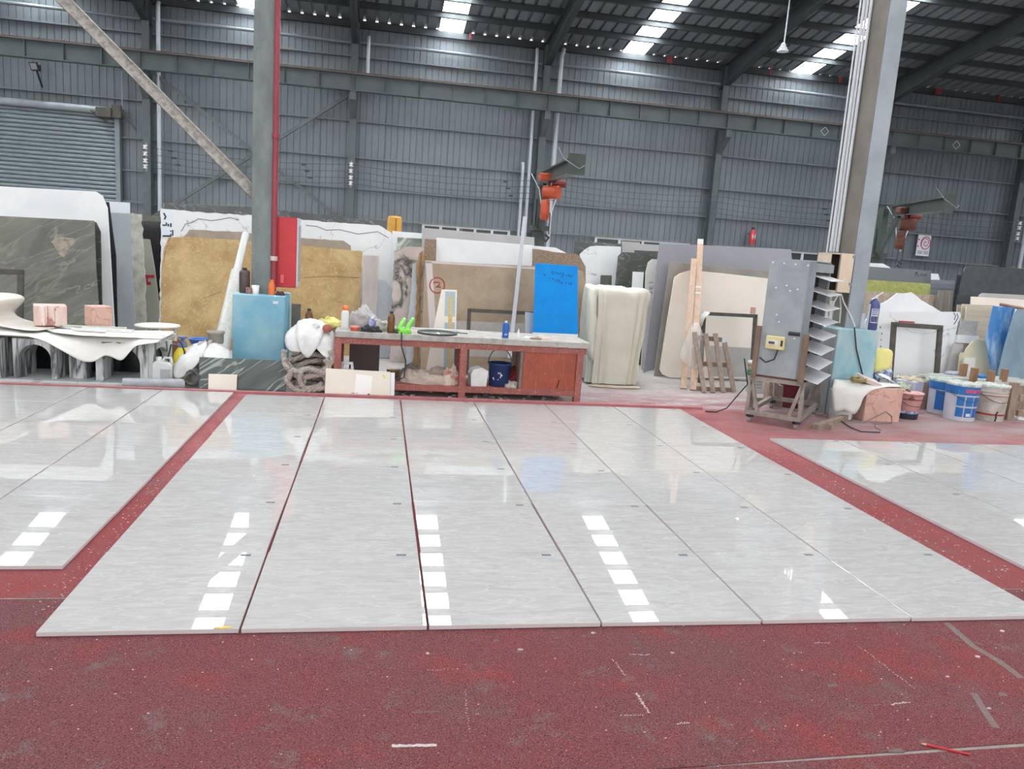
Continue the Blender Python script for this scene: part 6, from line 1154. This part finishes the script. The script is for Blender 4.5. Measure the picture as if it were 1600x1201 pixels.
obj('bearer', MB().box2((6.75, 8.50, 0), (8.4, 9.0, .345)), WOODG, rack)
single('blue_tray', MB().box((7.72, 8.70, .405), (.17, .12, .07)), BL, 'small blue tray behind the timber stakes', 'tray', bevel=.01)
single('white_scrap', heap((7.767, 8.006, 0.009), .10, .05, .03, 3, n=12, rings=4), CRUM, 'white scrap on the floor at the right edge', 'scrap')
single('steel_tube', MB().tube([(8.34, 9.3, 1.343), (8.653, 8.95, 1.286)], .022, 10), mat('rusty_tube', '9a7b6c', '7d6155', rough=.6, scale=9), 'rusty tube lying across the blue film slabs at the right edge', 'tube')

# ------------------------------------------------------------------ jib cranes with chain hoists, and far things
CRG = mat('dark_green_crane_paint', '434d48', '37403c', rough=.5, scale=4); HOI = mat('orange_red_hoist', 'c4552f', 'a8452a', rough=.5, scale=9); HOD = mat('dark_red_motor', '7a2a2b', rough=.5); HRU = mat('rusty_hoist', '6e3d2c', '432c23', rough=.7, scale=14)
def ibeam(mb, a, b_, h, w, tf=.02, tw=.02):
    a, b_ = Vector(a), Vector(b_); u = Vector((0, 0, 1)); mb.bar(a, b_, tw, h); mb.bar(a+u*h/2, b_+u*h/2, w, tf); mb.bar(a-u*h/2, b_-u*h/2, w, tf); return mb
def jib(label, post, root, end, pw, m2, chain_z, col, hz, ep):
    t = thing('jib_crane', label, 'crane', (post[0], post[1], 0)); R_, E_ = Vector(root), Vector(end); d = (E_-R_).normalized(); zt_ = R_.z
    obj('post', MB().box((post[0], post[1], zt_/2-.2), (pw, pw, zt_-.35)), CRG, t)
    obj('jib_beam', ibeam(MB(), R_, E_, .21, .15), CRG, t); obj('end_plate', MB().box(tuple(E_+d*.03), (.04, ep, .30), rz=math.atan2(d.y, d.x)), CRG, t)
    obj('pivot_column', MB().bar((post[0], post[1]-.12, zt_-.95), (post[0], post[1]-.12, zt_+.06), pw*.95, pw*.7), CRG, t)
    obj('knee_brace', MB().bar(Vector((post[0], post[1]-.12, zt_-.92))+d*.1, R_+d*.85-Vector((0, 0, .1)), .06, .14), CRG, t)
    obj('collar', MB().box((post[0], post[1]-.05, zt_-.95), (pw*1.7, pw*1.6, .10)), CRG, t)
    h = R_+(E_-R_)*hz; z0 = zt_-.12
    hs_ = thing('chain_hoist', col[2], 'hoist', (h.x, h.y, chain_z)); H = Vector((h.x, h.y, z0))
    obj('trolley', MB().box(tuple(H+Vector((-.10, 0, .02))), (.26, .16, .13)), col[0], hs_, bevel=.02)
    obj('motor', MB().tube([H+Vector((.02, .0, -.07)), H+Vector((.26, -.03, -.08))], .07, 14), HOD, hs_)
    obj('drum_housing', MB().tube([H+Vector((-.10, .06, -.24)), H+Vector((.14, -.10, -.24))], .12, 16), col[0], hs_, bevel=.01)
    obj('chain_bucket', MB().lathe([(.06, -.74), (.085, -.70), (.085, -.42), (.06, -.38)], (H.x-.08, H.y, H.z), 14), col[1], hs_)
    obj('hang_strap', MB().box(tuple(H+Vector((-.03, 0, -.15))), (.05, .05, .2)), HOD, hs_)
    for dx in (-.09, .02): obj('chain', MB().tube([H+Vector((dx, 0, -.6)), Vector((H.x+dx, H.y, chain_z))], .012, 5), WIRE, hs_)
    obj('hook', MB().tube([Vector((H.x-.05, H.y, chain_z)), Vector((H.x+.03, H.y, chain_z-.06)), Vector((H.x-.02, H.y, chain_z-.13)), Vector((H.x-.08, H.y, chain_z-.08))], .025, 7), WIRE, hs_)
    obj('supply_cable', MB().tube([R_+Vector((-.2, -.1, .1)), R_+Vector((-.05, -.25, -.2)), R_+Vector((.05, -.25, -.7)), R_+Vector((.2, -.2, -.85)), R_+Vector((.28, -.2, -.5)), R_+Vector((.4, -.2, -.1))], .009, 5), PVC, t)
    obj('supply_cable', MB().tube([E_+Vector((-.3, -.05, .22)), E_+Vector((-.25, -.2, .05)), E_+Vector((.0, -.2, -.08)), E_+Vector((.1, -.12, -.02))], .006, 5), PIPEG, t)
    return t
jib('dark green jib crane with an orange hoist, near the middle wall column', (3.2, 16.0), (3.12, 15.8, 3.06), (2.80, 11.5, 2.93), .21, HOI, 1.95, (HOI, HOI, 'orange-red electric chain hoist hanging from the middle jib crane'), .40, .26)
jib('dark green jib crane at the right behind the pale pillar', (10.93, 16.0), (11.0, 15.7, 3.02), (9.05, 11.5, 2.84), .2, HRU, 1.95, (HRU, HRU, 'rusty chain hoist hanging from the right-hand jib crane'), .36, .15)
t = thing('yellow_bollard', 'orange-yellow drum top rising behind the cracked white slab', 'drum', (.205, 13.0, 0)); obj('bollard_body', MB().lathe([(.118, 0), (.118, 2.0), (.10, 2.03), (.001, 2.04)], (.205, 13.0, 0), 20), mat('orange_yellow_enamel', 'd09a34', 'c08a2c', rough=.5, scale=7), t); obj('seam_line', MB().box((.225, 12.88, 1.0), (.012, .008, 2.0)), mat('dark_seam', '8a6424', rough=.7), t)
for k, (a, b_, lab) in enumerate((((1.17, 11.6, 1.731), (1.153, 11.6, 1.879), 'left'), ((1.613, 11.6, 1.724), (1.619, 11.6, 1.781), 'right'))):
    a = Vector(a); b_ = Vector(b_); single('rack_stake', MB().bar((a.x, a.y, 0), b_, .045, .04), WOODD, lab + ' brown stake poking above the plain white slab', 'stake')
t = thing('fire_extinguisher', 'red fire extinguisher hung on the grey back wall', 'extinguisher', (15.22, 30.6, 2.55)); obj('cylinder', MB().lathe([(.12, 0), (.135, .03), (.135, .48), (.08, .56), (.04, .62)], (15.22, 30.6, 2.56), 16), mat('red_extinguisher_enamel', 'b83a46', rough=.4), t); obj('valve_head', MB().box((15.22, 30.6, 3.22), (.10, .08, .08)), BLK, t)
fr = (Vector((15.16, 30.46, 2.78)), Vector((1, 0, 0)), Vector((0, 0, 1)), Vector((0, 1, 0))); mb = MB(); [mb.ribbon(q, .03, fr) for q in ([(0, 0), (0, .2)], [(.11, 0), (.11, .2)], [(0, .1), (.11, .1)])]; obj('white_letter', mb, WHP, t)
obj('wall_hook', MB().box((15.22, 30.8, 3.0), (.06, .3, .05)), STEEL, t)

# ------------------------------------------------------------------ small things on the red floor
t = thing('red_pencil', 'red pencil lying on the red floor at the lower right', 'pencil', (1.982, 2.111, 0.013)); a, b_ = Vector((1.918, 2.144, 0.012)), Vector((2.049, 2.076, 0.012)); d = (b_-a).normalized()
obj('pencil_shaft', MB().tube([a+d*.014, b_], .0045, 6, smooth=False), mat('red_pencil_lacquer', 'b3242f', rough=.4), t); obj('sharpened_tip', MB().tube([a, a+d*.014], [.0012, .0045], 6, smooth=False), mat('pencil_wood', 'd0a88f', rough=.7), t)
cr = random.Random(23); mb = MB()
def chip(x, y, s_):
    n_ = 5; a0 = cr.uniform(0, 6); top_ = [(x+s_*math.cos(a0+2*PI*k/n_)*cr.uniform(.5, 1.3), y+s_*.7*math.sin(a0+2*PI*k/n_)*cr.uniform(.5, 1.2), .0085+s_*.35) for k in range(n_)]
    bot_ = [(p[0], p[1], .0078) for p in top_]; mb.add(top_+bot_, [tuple(range(n_))]+[(k, n_+k, n_+(k+1) % n_, (k+1) % n_) for k in range(n_)])
for k in range(420):
    y = cr.uniform(1.85, 3.05); x = cr.uniform(-1.7, 2.7)*y/2.6; chip(x, y, cr.choice((.0012, .0018, .002, .0028, .004)))
for k in range(200): y = cr.uniform(3.2, 7.4); chip(cr.uniform(-1.37, -1.28), y, cr.choice((.002, .003, .005)))
for k in range(260): y = cr.uniform(2.9, 6.4); chip(cr.uniform(3.32, 3.62), y, cr.choice((.002, .003, .005, .007)))
for k in range(80): chip(cr.uniform(-2.6, -1.4), cr.uniform(3.0, 3.6), cr.choice((.002, .004)))
for (pa, pb, n_, s_) in (((2.12, 2.804), (2.144, 2.467), 26, .0035), ((1.002, 2.51), (1.008, 2.385), 40, .004), ((0.986, 2.751), (0.999, 2.623), 16, .003), ((1.071, 2.787), (1.153, 2.778), 14, .003), ((0.905, 2.376), (0.986, 2.375), 12, .0028), ((1.088, 2.316), (1.132, 2.32), 14, .0035), ((1.976, 2.382), (2.045, 2.39), 14, .004), ((1.928, 2.845), (2.006, 2.841), 10, .003), ((0.362, 2.571), (0.353, 2.307), 18, .0025), ((0.241, 2.707), (0.364, 2.71), 10, .0025)):
    for k in range(n_): f_ = k/n_; chip(pa[0]+(pb[0]-pa[0])*f_+cr.gauss(0, .002), pa[1]+(pb[1]-pa[1])*f_+cr.gauss(0, .002), s_*cr.uniform(.7, 1.2))
for (q, s_) in (((2.348, 2.33), .010), ((2.612, 2.696), .012), ((2.925, 2.91), .014), ((0.96, 2.966), .012), ((1.251, 2.789), .010), ((0.618, 2.842), .011), ((0.243, 2.829), .009), ((2.35, 2.553), .008)): chip(q[0], q[1], s_)
single('stone_chips', mb, mat('white_stone_chips', 'c2b2ad', 'a39390', rough=.8, scale=20), 'pale stone chips and chalk crumbs scattered on the red floor', 'chips', kind='stuff')
PAINTW = mat('worn_white_paint_mark', 'bdb8b4', 'a39c98', rough=.8, scale=60); pm0, pm1 = (0.095, 2.261), (0.239, 2.254)
obj('paint_mark', MB().prism(jag([(pm0[0], pm0[1]-.004), (pm1[0], pm1[1]-.003), (pm1[0], pm1[1]+.008), (pm0[0], pm0[1]+.008)], .0025, .008, cr, False), .0078, .0089, (Vector((0, 0, 0)), Vector((1, 0, 0)), Vector((0, 1, 0)), Vector((0, 0, 1)))), PAINTW, floor)
GRAYP = mat('grey_scuff', '6f5f5a', '5f4f4b', rough=.9, scale=90)
for k, (q, w_, h_) in enumerate((((0.614, 2.832), .018, .02), ((1.815, 2.521), .05, .022), ((1.912, 2.382), .03, .012), ((0.914, 2.946), .02, .012), ((1.802, 2.118), .06, .02), ((0.532, 2.923), .02, .018), ((0.216, 2.441), .10, .008), ((2.487, 2.421), .04, .025))):
    obj('scuff', MB().prism(jag([(q[0]-w_/2, q[1]-h_/2), (q[0]+w_/2, q[1]-h_/3), (q[0]+w_/2.4, q[1]+h_/2), (q[0]-w_/2.3, q[1]+h_/2.5)], h_*.25, .006, cr, False), .0078, .0086, (Vector((0, 0, 0)), Vector((1, 0, 0)), Vector((0, 1, 0)), Vector((0, 0, 1)))), GRAYP, floor)
pa = [(2.706, 3.004), (2.667, 2.786), (2.686, 2.661), (2.675, 2.526)]; obj('grey_streak', MB().ribbon([(p[0], p[1]) for p in pa], .035, (Vector((0, 0, .0083)), Vector((1, 0, 0)), Vector((0, 1, 0)), Vector((0, 0, -1))), .0004), GRAYP, floor)
pa = [(2.371, 2.436), (2.322, 2.324), (2.279, 2.215)]; obj('grey_streak', MB().ribbon([(p[0], p[1]) for p in pa], .028, (Vector((0, 0, .0083)), Vector((1, 0, 0)), Vector((0, 1, 0)), Vector((0, 0, -1))), .0004), GRAYP, floor)
mb = MB(); q0_, q1_ = (-0.608, 3.026, 0.03), (-0.53, 3.029, 0.03)
mb.prism([(0, 0), (.018, .010), (.05, .014), (.078, .006), (.06, -.001), (.02, -.006)], -.0008, .0, (Vector(q0_), Vector((1, 0, 0)), Vector((0, 1, 0)), Vector((0, 0, -1))))
t = tagit(obj('yellow_tag', mb, YEL, base=q0_), 'yellow paper tag on the front left slab of the central layout', 'tag', kind='thing')
obj('tag_letter', MB().ribbon([(.010, -.002), (.018, .007), (.026, -.002)], .003, (Vector(q0_)+Vector((0, 0, .0009)), Vector((1, 0, 0)), Vector((0, 1, 0)), Vector((0, 0, -1))), .0003), INK, t)
